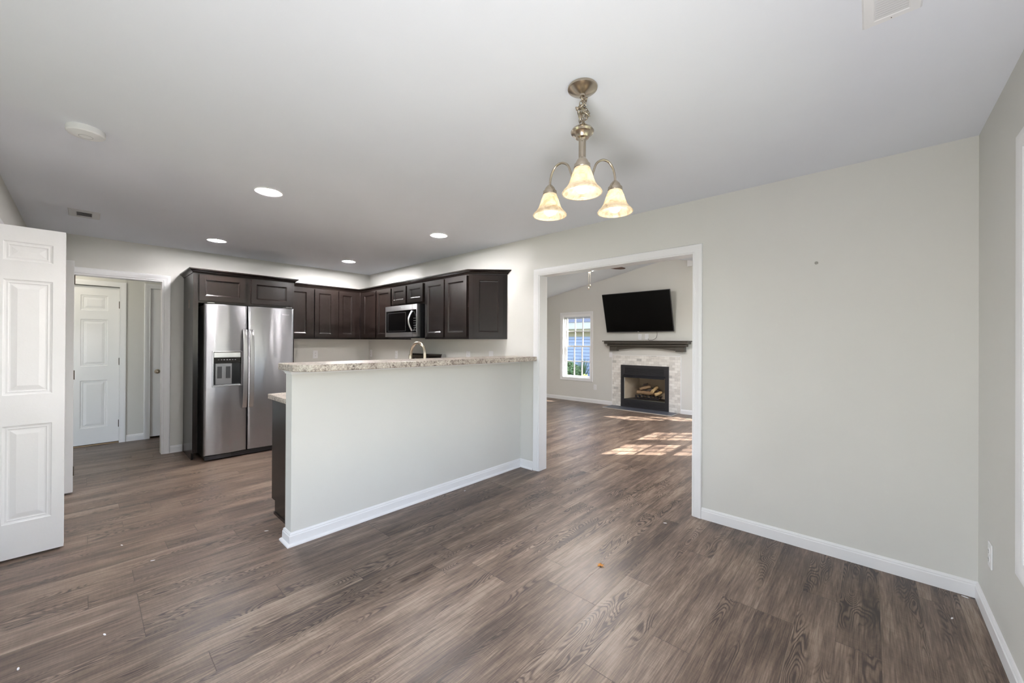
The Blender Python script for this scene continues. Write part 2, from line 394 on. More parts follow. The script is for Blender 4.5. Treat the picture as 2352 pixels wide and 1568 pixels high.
def cells_wall(mb, u0, u1, z0, z1, t0, t1, holes, axis):
    """wall running along u with rectangular holes (u0,u1,z0,z1); thickness t0..t1"""
    us = sorted({u0, u1}|{h[0] for h in holes}|{h[1] for h in holes}); zs = sorted({z0, z1}|{h[2] for h in holes}|{h[3] for h in holes})
    for i in range(len(us)-1):
        for j in range(len(zs)-1):
            a, b, c, d = us[i], us[i+1], zs[j], zs[j+1]
            if any(h[0] <= a+1e-6 and h[1] >= b-1e-6 and h[2] <= c+1e-6 and h[3] >= d-1e-6 for h in holes): continue
            mb.box(a, b, t0, t1, c, d) if axis == 'x' else mb.box(t0, t1, a, b, c, d)
    return mb
def struct(o, label, cat): return tag(o, label, cat, kind='structure')

# ---------------------------------------------------------------- the shell
XW, YN, XE, YS, CH = -6.142, 3.186, .4215, -.39, 2.44      # kitchen west, north, dining east, kitchen south, ceiling
YD = -1.75                                                  # dining room's south wall, behind the camera
YL, XLE, XLW = 7.636, -.76, -6.3                            # living room
XHW = -7.25                                                 # hall west wall
OX0, OX1, OZ = -2.546, -1.002, 2.044                        # cased opening
struct(MB().box(-8.0, .6, -1.95, 7.78, -.12, 0).build('floor', FLOOR), 'brown wood-look plank floor running through all the rooms', 'floor')
struct(MB().box(-6.262, .56, -1.89, YN+.12, CH, CH+.1).build('ceiling', CEIL), 'flat pale grey ceiling over the dining area and kitchen', 'ceiling')
struct(MB().box(-7.37, -6.262, -1.0, 1.6, CH, CH+.1).build('ceiling_hall', CEIL), 'ceiling of the small hall beyond the kitchen', 'ceiling')
RX, RZ = -2.886, 2.972                                      # ridge of the vaulted living room
zl, zr = 2.32, 2.44
struct(MB().prism([(XLW-.1, zl), (RX, RZ), (XLE+.1, zr), (XLE+.1, zr+.15), (RX, RZ+.15), (XLW-.1, zl+.15)], YN+.12, YL, 'y').build('ceiling_living', CEIL),
       'white vaulted ceiling of the living room beyond the opening', 'ceiling')
wn = cells_wall(MB(), -6.262, .56, 0, CH, YN, YN+.12, [(OX0, OX1, -1, OZ)], 'x').box(XLW-.1, XLE+.12, YN, YN+.12, CH+.1, 3.2)
struct(wn.build('wall_north', WALL), 'long greige wall with the cased opening and a small hook', 'wall')
struct(cells_wall(MB(), YS, YN, 0, CH, XW-.12, XW, [(-.15, .625, -1, 2.04)], 'y').build('wall_west', WALL), 'greige kitchen wall behind the refrigerator with the hall opening', 'wall')
struct(cells_wall(MB(), XW-.12, -2.95, 0, CH, YS-.12, YS, [(-5.2, -3.78, -1, 2.06)], 'x').build('wall_south', WALL), 'greige wall with the closet behind the folded white doors', 'wall')
cl = MB().box(-5.32, -3.66, YS-.8, YS-.7, 0, CH).box(-5.32, -5.2, YS-.7, YS-.12, 0, CH).box(-3.78, -3.66, YS-.7, YS-.12, 0, CH)
struct(cl.build('wall_closet', WALL), 'inside walls of the closet', 'wall')
struct(MB().box(-3.07, -2.95, YD, YS-.12, 0, CH).build('wall_dining_west', WALL), 'short greige wall beside the dining area', 'wall')
PX0, PX1 = -2.80, -1.30
struct(cells_wall(MB(), -3.07, .56, 0, CH, YD-.14, YD, [(PX0, PX1, -1, 2.08)], 'x').build('wall_dining_south', WALL), 'greige wall with the added glazed patio door', 'wall')
EW = (1.52, 2.32, .53, 2.06); EV = (.60, 1.40, .53, 2.06)
struct(cells_wall(MB(), YD, YN, 0, CH, XE, XE+.14, [EW, EV], 'y').build('wall_east', WALL), 'greige end wall of the dining area at the right edge', 'wall')
struct(cells_wall(MB(), -1.0, 1.6, 0, CH, XHW-.12, XHW, [(-.485, .308, -1, 2.03), (.602, 1.30, -1, 2.045)], 'y').build('wall_hall_west', WALL), 'greige hall wall holding two white doors', 'wall')
struct(MB().box(XHW-.12, XHW-.10, -1.0, 1.6, 0, CH).build('wall_hall_backing', pm('shade_backing', (40, 38, 36), .9)), 'dark panel added behind the hall doors to block light in the gaps', 'wall')  # added panel blocks light under the doors; dark colour stands in for shade
struct(MB().box(XHW, -6.262, -1.12, -1.0, 0, CH).build('wall_hall_south', WALL), 'greige end wall of the hall', 'wall')
struct(MB().box(XHW, -6.262, 1.6, 1.72, 0, CH).build('wall_hall_north', WALL), 'greige far end wall of the hall', 'wall')
WZ0, WZ1 = .527, 1.978
W1 = (-5.372, -4.613); W2 = (-2.11, -1.351)
FB = (-3.80, -2.915, .02, .80)
gable = cells_wall(MB(), XLW-.1, XLE+.14, 0, 2.3, YL, YL+.14, [(W1[0], W1[1], WZ0, WZ1), (W2[0], W2[1], WZ0, WZ1), FB], 'x')
gable.prism([(XLW-.1, 2.3), (XLE+.14, 2.3), (XLE+.14, zr), (RX, RZ+.1), (XLW-.1, zl)], YL, YL+.14, 'y')
struct(gable.build('wall_living_north', WALL), 'greige gable wall of the living room with fireplace and window', 'wall')
E1 = (5.54, 6.34); E2 = (6.50, 7.30); EZ1 = 2.08
struct(cells_wall(MB(), YN+.12, YL, 0, 2.5, XLE, XLE+.14, [(E1[0], E1[1], WZ0, EZ1), (E2[0], E2[1], WZ0, EZ1)], 'y').build('wall_living_east', WALL), 'greige side wall of the living room with the sunny windows', 'wall')
struct(MB().box(XLW-.12, XLW, YN+.12, YL, 0, 2.4).build('wall_living_west', WALL), 'greige left side wall of the living room', 'wall')
# half wall
HX0, HX1, HY0, HZ = -2.9, -2.79, .915, 1.143
struct(MB().box(HX0, HX1, HY0, YN, 0, HZ).build('wall_half', WALL, bevel=.002), 'white-lit half wall carrying the granite bar top', 'wall')

# ---------------------------------------------------------------- trims
BASE = [(0, 0), (.013, 0), (.013, .062), (.009, .068), (.010, .073), (.005, .083), (0, .085)]
SHOE = [(0, 0), (.028, 0), (.027, .008), (.022, .014), (.014, .018), (.013, .062), (.009, .068), (.010, .073), (.005, .083), (0, .085)]
def base(name, path, lab, prof=BASE):
    return struct(MB().sweep(path, prof).build(name, TRIM, smooth=25), lab, 'baseboard')
CW = .063
CAS = [(0, 0), (0, .008), (.005, .011), (.009, .009), (.013, .011), (.032, .012), (.040, .016), (.050, .017), (.058, .017), (CW, .013), (CW, 0)]
def casing(mb, u0, u1, z1, plane, sgn, axis='x', z0=0, closed=False):
    """casing round an opening; plane coordinate, sgn = direction it stands proud"""
    if closed: path = [(u0, z0), (u0, z1), (u1, z1), (u1, z0)]
    else: path = [(u0, z0), (u0, z1), (u1, z1), (u1, z0)]
    mf = (lambda a, b, h: (a, plane+sgn*h, b)) if axis == 'x' else (lambda a, b, h: (plane+sgn*h, a, b))
    return mb.sweep(path, CAS, mf, closed=closed)
rv = .006
t1 = casing(MB(), OX0+.005, OX1-.008, OZ-.010, YN, -1)
casing(t1, OX0+.005, OX1-.008, OZ-.010, YN+.12, 1)
t1.box(OX0, OX0+.016, YN-.004, YN+.124, 0, OZ-.016).box(OX1-.016, OX1, YN-.004, YN+.124, 0, OZ-.016).box(OX0, OX1, YN-.004, YN+.124, OZ-.016, OZ)
struct(t1.build('trim_1', TRIM, smooth=25), 'white casing and jamb of the wide opening to the living room', 'trim')
t2 = casing(MB(), -.15, .622, 2.04, XW, 1, 'y')
t2.box(XW-.124, XW+.004, .610, .625, 0, 2.025).box(XW-.124, XW+.004, -.15, -.135, 0, 2.025).box(XW-.124, XW+.004, -.15, .625, 2.025, 2.04)
casing(t2, -.15, .622, 2.04, XW-.12, -1, 'y')
struct(t2.build('trim_2', TRIM, smooth=25), 'white casing round the opening from kitchen to hall', 'trim')
t3 = casing(MB(), -5.2, -3.78, 2.06, YS, 1).box(-5.2, -3.78, YS-.12, YS+.002, 2.045, 2.06).box(-5.2, -5.185, YS-.12, YS+.002, 0, 2.045).box(-3.795, -3.78, YS-.12, YS+.002, 0, 2.045)
struct(t3.build('trim_3', TRIM, smooth=25), 'white casing of the closet behind the folded doors', 'trim')
cov = [(0, 0), (.004, 0), (.007, .008), (.014, .018), (.020, .022), (.020, .025), (0, .025)]
t4 = MB().sweep([(HX0, 3.1), (HX0, HY0), (HX1, HY0), (HX1, YN)][::-1][::-1], [(-o, 1.118+h) for o, h in cov])
struct(t4.build('trim_4', TRIM, smooth=25), 'thin white cove molding under the bar top', 'trim')
base('baseboard_north', [(XE, YN), (OX1+.055, YN)], 'white baseboard under the blank greige wall')
base('baseboard_east', [(XE, YD), (XE, YN)], 'white baseboard along the right end wall')
base('baseboard_half_wall', [(HX0, 1.0), (HX0, HY0), (HX1, HY0), (HX1, YN), (OX0-.058, YN)][::-1], 'white baseboard wrapping the foot of the half wall', SHOE)
base('baseboard_west', [(XW, .8), (XW, .688)], 'short white baseboard between hall opening and refrigerator cabinet')
base('baseboard_south', [(XW, YS), (-5.27, YS)][::-1], 'white baseboard left of the closet')
base('baseboard_hall', [(XHW, .540), (XHW, .372)], 'short white baseboard between the two hall doors')
base('baseboard_living_north', [(-4.075, YL), (XLW, YL)], 'white living room baseboard left of the fireplace')
base('baseboard_living_right', [(XLE, YL), (-2.645, YL)], 'white living room baseboard right of the fireplace')
base('baseboard_dining_south', [(PX0-.07, YD), (-2.95, YD), (-2.95, YS)][::-1], 'white baseboard beside the added patio door')

# ---------------------------------------------------------------- interior doors
RAISE = [(0, 0), (.004, .004), (.012, .006), (.020, .005), (.024, .008), (.030, .008), (.055, .003)]
def six_panel(W, H, T=.035):
    st, mul = .105, .10; pw = (W-2*st-mul)/2
    cells = []
    for x in (st, st+pw+mul):
        for z0, z1 in ((H*.103, H*.403), (H*.493, H*.790), (H*.846, H*.942)): cells.append((x, x+pw, z0, z1))
    return MB().slab(W, H, T, cells, RAISE, both=True)
def knob(parent, x, z, mat=NICK):
    k = MB().lathe([(.031, 0), (.031, -.004), (.012, -.008), (.010, -.03), (.02, -.038), (.027, -.05), (.024, -.062), (.012, -.067), (0, -.068)], (x, 0, z), 24, 'y')
    return k.build('knob', mat, parent, smooth=40)
def hinge(parent, x, z, y=0):
    return MB().box(x-.004, x+.012, y-.006, y, z-.045, z+.045).tube([(x+.004, y-.006, z-.048), (x+.004, y-.006, z+.048)], .005).build('hinge', DKMETAL, parent, smooth=40)
# hall doors: local x -> +y world (rotz 90), front faces +x
d1 = empty('door_1', (XHW-.03, -.483, 0), R(90), 'white six-panel hall door with dark hinges, partly hidden by the folded door', 'door', kind='structure')
six_panel(.788, 2.005).build('door_panel', DOORW, d1, loc=(0, 0, .018))
for z in (.25, 1.06, 1.80): hinge(d1, .786, z)
casing(MB(), 0, .788, 2.03, -.03, -1).build('casing', TRIM, d1, smooth=25)
MB().box(0, .788, 0, .09, .001, .008).build('threshold', pm('tan_threshold', (186, 160, 128), .5), d1)
d2 = empty('door_2', (XHW-.012, .604, 0), R(90), 'narrow white hall door with a round nickel knob', 'door', kind='structure')
six_panel(.69, 2.02).build('door_panel', DOORW, d2, loc=(0, 0, .022))
knob(d2, .072, .91)
casing(MB(), 0, .694, 2.045, -.012, -1).build('casing', TRIM, d2, smooth=25)
# bifold closet doors, folded open
def bifold(name, x, y1, lab, flip):
    r = empty(name, (x, YS+.005, 0), 0, lab, 'door', kind='structure')
    L = y1-YS-.005
    for k, dx in enumerate((0, .040)):
        st = .052
        cells = [(st, L-st, .21, .80), (st, L-st, .985, 1.685), (st, L-st, 1.80, 1.915)]
        lf = MB().slab(L, 2.01, .034, cells, RAISE, both=True).build('leaf', DOORW, r, loc=((-dx if not flip else dx), 0, .015), rotz=R(90))
    xx = -.037 if not flip else .003
    for z in (.19, 1.03, 1.865): MB().box(xx-.005, xx+.005, L-.010, L+(.006 if flip else -.0015), z-.04, z+.04).build('hinge', DKMETAL, r)
    return r
bifold('door_3', -3.815, -.0865, 'large white folded closet door at the left edge of the picture', False)
bifold('door_4', -5.145, -.066, 'white folded closet door with hinges seen edge-on behind the nearer one', True)

# ---------------------------------------------------------------- windows
def window(name, loc, rotz, w_, h_, lab, cols=3, case=True, t=.14):
    """opening w_ x h_ from local (0,0); inside face y=0, outside +y"""
    r = empty(name, loc, rotz, lab, 'window', kind='structure')
    if case: MB().sweep([(0, 0), (0, h_), (w_, h_), (w_, 0)], CAS, lambda a, b, h: (a, -h, b), closed=True).build('casing', TRIM, r, smooth=25)
    f = MB(); e = .012
    f.box(0, e, 0, t, 0, h_).box(w_-e, w_, 0, t, 0, h_).box(e, w_-e, 0, t, h_-e, h_).box(e, w_-e, 0, t, 0, e)
    f.box(e, e+.02, .06, t, e, h_-e).box(w_-e-.02, w_-e, .06, t, e, h_-e)
    f.build('window_frame', VINYL, r)
    mid = h_/2
    for z0, z1, yy in ((e, mid+.018, .072), (mid-.018, h_-e, .105)):
        s_ = MB(); x0, x1 = e+.018, w_-e-.018; q = .036; d = .028
        s_.box(x0, x0+q, yy, yy+d, z0, z1).box(x1-q, x1, yy, yy+d, z0, z1).box(x0+q, x1-q, yy, yy+d, z0, z0+q).box(x0+q, x1-q, yy, yy+d, z1-q, z1)
        so_ = s_.build('sash', VINYL, r)
        m_ = MB(); gx0, gx1, gz0, gz1 = x0+q, x1-q, z0+q, z1-q
        for i in range(1, cols): c = gx0+(gx1-gx0)*i/cols; m_.box(c-.012, c+.012, yy+.007, yy+.023, gz0, gz1)
        c = (gz0+gz1)/2; m_.box(gx0, gx1, yy+.0075, yy+.0225, c-.012, c+.012)
        m_.build('muntin', VINYL, so_)
        MB().quad((gx0, yy+.014, gz0), (gx1, yy+.014, gz0), (gx1, yy+.014, gz1), (gx0, yy+.014, gz1)).build('pane', GLASS, so_)
    return r
hW = WZ1-WZ0
window('window_1', (W1[0], YL, WZ0), 0, W1[1]-W1[0], hW, 'white double-hung window with grids left of the fireplace')
window('window_2', (W2[0], YL, WZ0), 0, W2[1]-W2[0], hW, 'matching white window right of the fireplace, out of view')
window('window_3', (XLE, E1[1], WZ0), R(-90), E1[1]-E1[0], EZ1-WZ0, 'side window of the living room letting in the nearer sun patch')
window('window_4', (XLE, E2[1], WZ0), R(-90), E2[1]-E2[0], EZ1-WZ0, 'side window of the living room letting in the middle sun patch')
window('window_5', (XE, EW[1], EW[2]), R(-90), EW[1]-EW[0], EW[3]-EW[2], 'dining window whose white casing just shows at the right edge')
window('window_6', (XE, EV[1], EV[2]), R(-90), EV[1]-EV[0], EV[3]-EV[2], 'second dining window, unseen, added on the right wall for more daylight')  # unseen window added to let in more light from the east
bl = empty('window_blind', (W1[0]+.02, YL+.02, WZ1-.012), 0, 'white blind pulled up under the head of the living room window', 'blind')
MB().box(0, .719, 0, .03, -.03, 0).build('headrail', VINYL, bl); sb = MB()
for k in range(7): sb.box(.005, .714, .002, .028, -.036-.005*k, -.034-.005*k)
sb.box(.004, .715, 0, .03, -.08, -.069); sb.build('slats', pm('blind_slat_grey', (198, 198, 200), .5), bl)
pd = empty('door_5', (PX0, YD, 0), 0, 'white sliding glass patio door, unseen, added behind the camera for daylight', 'door', kind='structure')  # unseen door added so daylight can enter from the south
fr = MB()
for a, b in ((0, .06), (.72, .78), (1.44, 1.50)): fr.box(a, b, -.10, -.05, 0, 2.08)
fr.box(0, 1.5, -.10, -.05, 0, .09).box(0, 1.5, -.10, -.05, 2.0, 2.08); fr.build('door_frame', VINYL, pd)
MB().quad((.06, -.08, .09), (1.44, -.08, .09), (1.44, -.08, 2.0), (.06, -.08, 2.0)).build('pane', GLASS, pd)
casing(MB(), 0, 1.5, 2.08, 0, 1).build('casing', TRIM, pd, smooth=25)

# ---------------------------------------------------------------- cabinets
CR = [(0, 0), (.006, .005), (.008, .009), (.011, .009), (.014, .012)]
def cab_door(parent, W_, H_, loc, rotz=0, name='door'):
    fwid = .055
    cells = [(fwid, W_-fwid, fwid, H_-fwid)]
    return MB().slab(W_, H_, .02, cells, CR).build(name, CAB, parent, bevel=.004, loc=loc, rotz=rotz)
CZ0, CZ1 = 1.370, 2.10
DZ0, DZ1 = 1.392, 2.078
FN = 2.881                    # face-frame plane of the north run
FW = -5.837                   # face-frame plane of the west run
def north_cab(lab, x0, x1, z0, doors, grp='dark wall cabinets'):
    r = empty('wall_cabinet', (x0, FN, z0), 0, lab, 'cabinet', grp)
    MB().box(0, x1-x0, 0, YN-FN-.001, 0, CZ1-z0).build('cabinet_box', CAB, r)
    for a, b, c, d in doors: cab_door(r, b-a, d-c, (a-x0, -.02, c-z0))
    return r
north_cab('dark two-door wall cabinet left of the microwave, by the inside corner', FW, -4.898, CZ0, [(-5.72, -5.325, DZ0, DZ1), (-5.30, -4.915, DZ0, DZ1)])
north_cab('short dark two-door wall cabinet directly above the microwave', -4.897, -4.122, 1.815, [(-4.88, -4.535, 1.845, DZ1), (-4.50, -4.150, 1.845, DZ1)])
north_cab('dark two-door wall cabinet right of the microwave', -4.121, -3.292, CZ0, [(-4.095, -3.722, DZ0, DZ1), (-3.697, -3.312, DZ0, DZ1)])
# angled end cabinet
r = empty('wall_cabinet', (-3.291, FN, CZ0), 0, 'dark angled end wall cabinet facing the dining area', 'cabinet', 'dark wall cabinets')
MB().prism([(0, 0), (.300, .3045), (0, .3045)], 0, CZ1-CZ0).build('cabinet_box', CAB, r)
LD = math.hypot(.3, .3045); ang = math.atan2(.3045, .3)
o = cab_door(r, LD-.10, DZ1-DZ0, (0, 0, 0), ang); d = Vector((math.cos(ang), math.sin(ang))); nn = Vector((d.y, -d.x))
o.location = (d.x*.055+nn.x*.02, d.y*.055+nn.y*.02, DZ0-CZ0)
def west_cab(lab, y0, y1, z0, doors):
    r = empty('wall_cabinet', (FW, y0, z0), 0, lab, 'cabinet', 'dark wall cabinets')
    MB().box(XW+.001-FW, 0, 0, y1-y0, 0, CZ1-z0).build('cabinet_box', CAB, r)
    for a, b, c, d in doors: cab_door(r, b-a, d-c, (.02, a-y0, c-z0), R(90))
    return r
west_cab('dark wall cabinet immediately right of the refrigerator cabinet', 1.838, 2.176, CZ0, [(1.862, 2.147, DZ0, DZ1)])
west_cab('dark two-door wall cabinet on the refrigerator wall ending in the corner', 2.177, 2.880, CZ0, [(2.205, 2.485, DZ0, DZ1), (2.545, 2.80, DZ0, DZ1)])
CROWN = [(0, 0), (.007, 0), (.010, .010), (.022, .024), (.034, .032), (.040, .036), (.040, .048), (0, .048)]
cr = MB().sweep([(FW, 1.89), (FW, FN), (-3.291, FN), (-2.951, YN+.039)], [(-o, 2.092+h) for o, h in CROWN])
tag(cr.build('cabinet_crown', CAB, smooth=25), 'dark crown molding running along the top of the corner wall cabinets', 'molding')
# refrigerator surround
fy0, fy1, fxf = .806, 1.836, -5.532
fc = empty('refrigerator_cabinet', (XW, fy0, 0), 0, 'tall dark cabinet surround enclosing the steel refrigerator', 'cabinet')
q = MB().box(XW+.001, fxf, fy0, fy0+.019, .085, 2.10).box(XW+.001, fxf-.07, fy0, fy0+.019, 0, .085).build('side_panel', CAB, fc, world=True)
MB().box(XW+.001, fxf, fy1-.019, fy1, 0, 2.10).build('side_panel', CAB, fc, world=True)
MB().box(XW+.001, fxf, fy0+.02, fy1-.02, 1.762, 2.10).build('cabinet_box', CAB, fc, world=True)
MB().box(fxf, fxf+.002, fy0, fy0+.045, .085, 2.10).build('face_stile', CAB, fc, world=True)
for a, b in ((.857, 1.292), (1.354, 1.797)):
    cab_door(fc, b-a, .292, (fxf+.02-XW, a-fy0, 1.787), R(90))
MB().sweep([(XW+.001, fy0), (fxf, fy0), (fxf, fy1), (FW+.05, fy1)], [(-o, 2.092+h) for o, h in CROWN]).build('crown', CAB, fc, smooth=25, world=True)
MB().box(-5.78, -5.765, fy0-.0012, fy0, 1.71, 1.80).box(-5.79, -5.755, fy0-.0012, fy0, 1.794, 1.80).build('scuff_mark', pm('bare_wood_scuff', (205, 180, 165), .6), fc, world=True)['label'] = 'pale scratch on the dark side panel'

# peninsula: base cabinet, worktop, bar top
pb = empty('base_cabinet', (HX0-.005, 1.0, 0), 0, 'dark base cabinet behind the half wall with a notched toe kick', 'cabinet')
MB().prism([(-2.902, 0), (-3.40, 0), (-3.40, .10), (-3.475, .10), (-3.475, .876), (-2.902, .876)], 1.0, 1.018, 'y').build('end_panel', CAB, pb, world=True, bevel=.001)
MB().box(-3.455, -2.902, 1.019, 2.5, .10, .876).box(-3.40, -2.902, 1.019, 2.5, 0, .10).build('cabinet_box', CAB, pb, world=True)
MB().box(-3.402, -2.902, .993, 1.0, 0, .018).build('shoe_strip', CAB, pb, world=True)
for a in (1.03, 1.50, 1.97): cab_door(pb, .45, .74, (-3.475-(HX0-.005), a+.45-1.0, .125), R(-90))
CTZ0, CTZ1 = .877, .915
MAT_CT = GRAN
ct = MB().box(-3.54, -2.902, .985, 2.52, CTZ0, CTZ1)
ct.box(-4.078, -2.902, 2.52, YN-.001, CTZ0, CTZ1)
tag(ct.build('peninsula_worktop', MAT_CT, bevel=.004), 'brown granite-look worktop on the dark peninsula cabinet', 'worktop')
ct2 = MB().prism([(XW+.001, 1.85), (-5.50, 1.85), (-5.50, 2.55), (-4.845, 2.55), (-4.845, YN-.001), (XW+.001, YN-.001)], CTZ0, CTZ1)
ct2.box(XW+.001, XW+.02, 1.85, YN-.02, CTZ1, CTZ1+.10).box(XW+.001, -4.845, YN-.02, YN-.001, CTZ1, CTZ1+.10)
tag(ct2.build('corner_worktop', MAT_CT, bevel=.003), 'granite-look corner worktop below the outlets', 'worktop')
for lab, bx in (('dark base cabinet under the corner worktop', (XW+.001, -5.53, 1.85, YN-.001)), ('dark base cabinet between corner and range', (-5.529, -4.846, 2.58, YN-.001)), ('dark base cabinet right of the range', (-4.076, -3.476, 2.58, YN-.001))):
    bb = empty('base_cabinet', (bx[0], bx[2], 0), 0, lab, 'cabinet')
    MB().box(bx[0], bx[1], bx[2]+.0, bx[3], .10, .876).box(bx[0]+.0, bx[1]-.05, bx[2]+.06, bx[3], 0, .10).build('cabinet_box', CAB, bb, world=True)
bar = MB().prism([(-2.94, .878), (-2.665, .878), (-2.57, .940), (-2.55, .960), (-2.55, 3.166), (-2.60, 3.166), (-2.60, YN-.001), (-2.94, YN-.001)], 1.1435, 1.188)
tag(bar.build('bar_top', GRAN, bevel=.005), 'speckled granite-look raised bar top with a clipped corner', 'counter')

# ---------------------------------------------------------------- refrigerator
fx, fb0, fb1 = -5.382, .886, 1.788
fr = empty('refrigerator', (-5.75, (fb0+fb1)/2, 0), 0, 'stainless steel side-by-side refrigerator with ice dispenser', 'refrigerator')
MB().box(-6.10, fx-.072, fb0+.006, fb1-.006, .03, 1.735).build('fridge_body', GREYB, fr, bevel=.006, world=True)
def curved_door(y0, y1, z0, z1, xf, T=.066, bul=.017, hole=None):
    mb = MB(); n = 16; ys = [y0+(y1-y0)*i/n for i in range(n+1)]+[y0+.003, y0+.010, y1-.003, y1-.010]
    zs = [z0, z0+.004, z0+.010, z1-.010, z1-.004, z1]
    if hole: ys += [hole[0], hole[1]]; zs += [hole[2], hole[3]]
    ys = sorted(set(ys)); zs = sorted(set(zs))
    def X(y, z):
        e = min(y-y0, y1-y, z-z0, z1-z); rr = .010
        c = 0 if e >= rr else rr-math.sqrt(max(0, rr*rr-(rr-e)**2))
        s_ = (y-(y0+y1)/2)/((y1-y0)/2)
        return xf-bul*s_*s_-c
    for i in range(len(ys)-1):
        for j in range(len(zs)-1):
            a, b, c, d = ys[i], ys[i+1], zs[j], zs[j+1]
            if hole and a >= hole[0]-1e-6 and b <= hole[1]+1e-6 and c >= hole[2]-1e-6 and d <= hole[3]+1e-6: continue
            mb.quad((X(a, c), a, c), (X(b, c), b, c), (X(b, d), b, d), (X(a, d), a, d))
    xb = xf-T
    for i in range(len(ys)-1):
        a, b = ys[i], ys[i+1]
        mb.quad((X(a, z0), a, z0), (X(b, z0), b, z0), (xb, b, z0), (xb, a, z0)).quad((X(a, z1), a, z1), (X(b, z1), b, z1), (xb, b, z1), (xb, a, z1))
    for j in range(len(zs)-1):
        c, d = zs[j], zs[j+1]
        for y in (y0, y1): mb.quad((X(y, c), y, c), (X(y, d), y, d), (xb, y, d), (xb, y, c))
    mb.quad((xb, y0, z0), (xb, y1, z0), (xb, y1, z1), (xb, y0, z1))
    return mb
hole = (.968, 1.226, .832, 1.208)
fd1 = curved_door(fb0, 1.285, .062, 1.745, fx, hole=hole).build('fridge_door', STEEL, fr, smooth=40, world=True)
fd2 = curved_door(1.293, fb1, .062, 1.745, fx).build('fridge_door', STEEL, fr, smooth=40, world=True)
def sub(mb, name, mat, par, **k):        # world-coordinate sub-part under a part of the fridge (its parent sits at the root's origin)
    L = fr.location; mb.v = [(a-L.x, b-L.y, c-L.z) for a, b, c in mb.v]
    return mb.build(name, mat, par, **k)
h = MB(); a, b, c, d = hole; xc = fx-.058
h.quad((xc, a, c), (xc, b, c), (xc, b, d), (xc, a, d)).quad((fx-.004, a, c), (xc, a, c), (xc, a, d), (fx-.004, a, d)).quad((fx-.004, b, c), (xc, b, c), (xc, b, d), (fx-.004, b, d))
h.quad((fx-.004, a, c), (fx-.004, b, c), (xc, b, c), (xc, a, c)).quad((fx-.004, a, d), (fx-.004, b, d), (xc, b, d), (xc, a, d))
sub(h, 'dispenser_recess', BLACKP, fd1)
sub(MB().sweep([(a, c), (b, c), (b, d), (a, d)], [(.0, -.006), (0, .004), (-.004, .007), (-.011, .006), (-.013, 0), (-.013, -.006)], lambda y, z, hh: (fx-.002+hh, y, z), closed=True), 'dispenser_frame', STEELB, fd1, smooth=30)
sub(MB().box(fx-.05, fx-.008, a+.001, b-.001, 1.146, d-.001), 'dispenser_panel', STEELB, fd1, bevel=.004)
sub(MB().box(fx-.05, fx-.014, a+.001, b-.001, 1.088, 1.146), 'control_strip', GLOSSB, fd1, bevel=.003)
ic = MB()
for k in range(7): ic.box(fx-.0142, fx-.0134, a+.04+.026*k, a+.054+.026*k, 1.118, 1.126)
sub(ic, 'control_icons', pm('icon_grey', (150, 150, 152), .4), fd1)
sub(MB().box(fx-.056, fx-.040, .99, 1.145, .842, 1.082), 'dispenser_pad', pm('dispenser_grey', (150, 150, 151), .35, .3), fd1, bevel=.003)
for y in (1.008, 1.088): sub(MB().box(fx-.042, fx-.034, y, y+.042, .912, 1.045), 'dispenser_paddle', pm('paddle_dark', (70, 70, 72), .4), fd1, bevel=.002)
sub(MB().box(fx-.052, fx-.010, a+.004, b-.004, .833, .841), 'drip_tray', STEELB, fd1)
for par, yc in ((fd1, 1.258), (fd2, 1.325)):
    pts = []; n = 18; z0, z1 = .560, 1.470
    for i in range(n+1):
        t = i/n; zz = z0+(z1-z0)*t; off = .060*math.sin(math.pi*t)**.55 if 0 < t < 1 else 0
        pts.append((fx-.006+.012+off*.78, yc, zz))
    hb = MB()
    for i in range(n):
        p, q_ = pts[i], pts[i+1]; w2 = .0225
        hb.v += [(p[0], yc-w2, p[2]), (p[0], yc+w2, p[2]), (p[0]-.016, yc+w2*.8, p[2]), (p[0]-.016, yc-w2*.8, p[2])] if i == 0 else []
        hb.v += [(q_[0], yc-w2, q_[2]), (q_[0], yc+w2, q_[2]), (q_[0]-.016, yc+w2*.8, q_[2]), (q_[0]-.016, yc-w2*.8, q_[2])]
        k = 4*i
        for j in range(4): hb.f.append((k+j, k+(j+1) % 4, k+4+(j+1) % 4, k+4+j))
    hb.f += [(0, 1, 2, 3), (4*n, 4*n+1, 4*n+2, 4*n+3)]
    sub(hb, 'handle', STEELB, par, bevel=.003, smooth=50)
MB().box(fx-.075, fx-.022, fb0+.01, fb1-.01, .012, .056).build('kick_grille', pm('grille_dark', (52, 52, 54), .5), fr, world=True)
ln = MB()
for k in range(4): ln.box(fx-.022, fx-.020, fb0+.25, fb1-.03, .02+.009*k, .023+.009*k)
ln.build('grille_slots', BLACKP, fr, world=True)
for a_, b_ in ((fb0+.02, fb0+.09), (fb1-.09, fb1-.02)): MB().box(-5.53, fx-.01, a_, b_, 1.7455, 1.762).build('hinge_cover', GREYB, fr, world=True, bevel=.004)
for x in (-6.0, -5.5):
    for y in (fb0+.05, fb1-.05): MB().lathe([(.02, 0), (.02, .031)], (x, y, 0), 12).build('foot', BLACKP, fr, world=True)
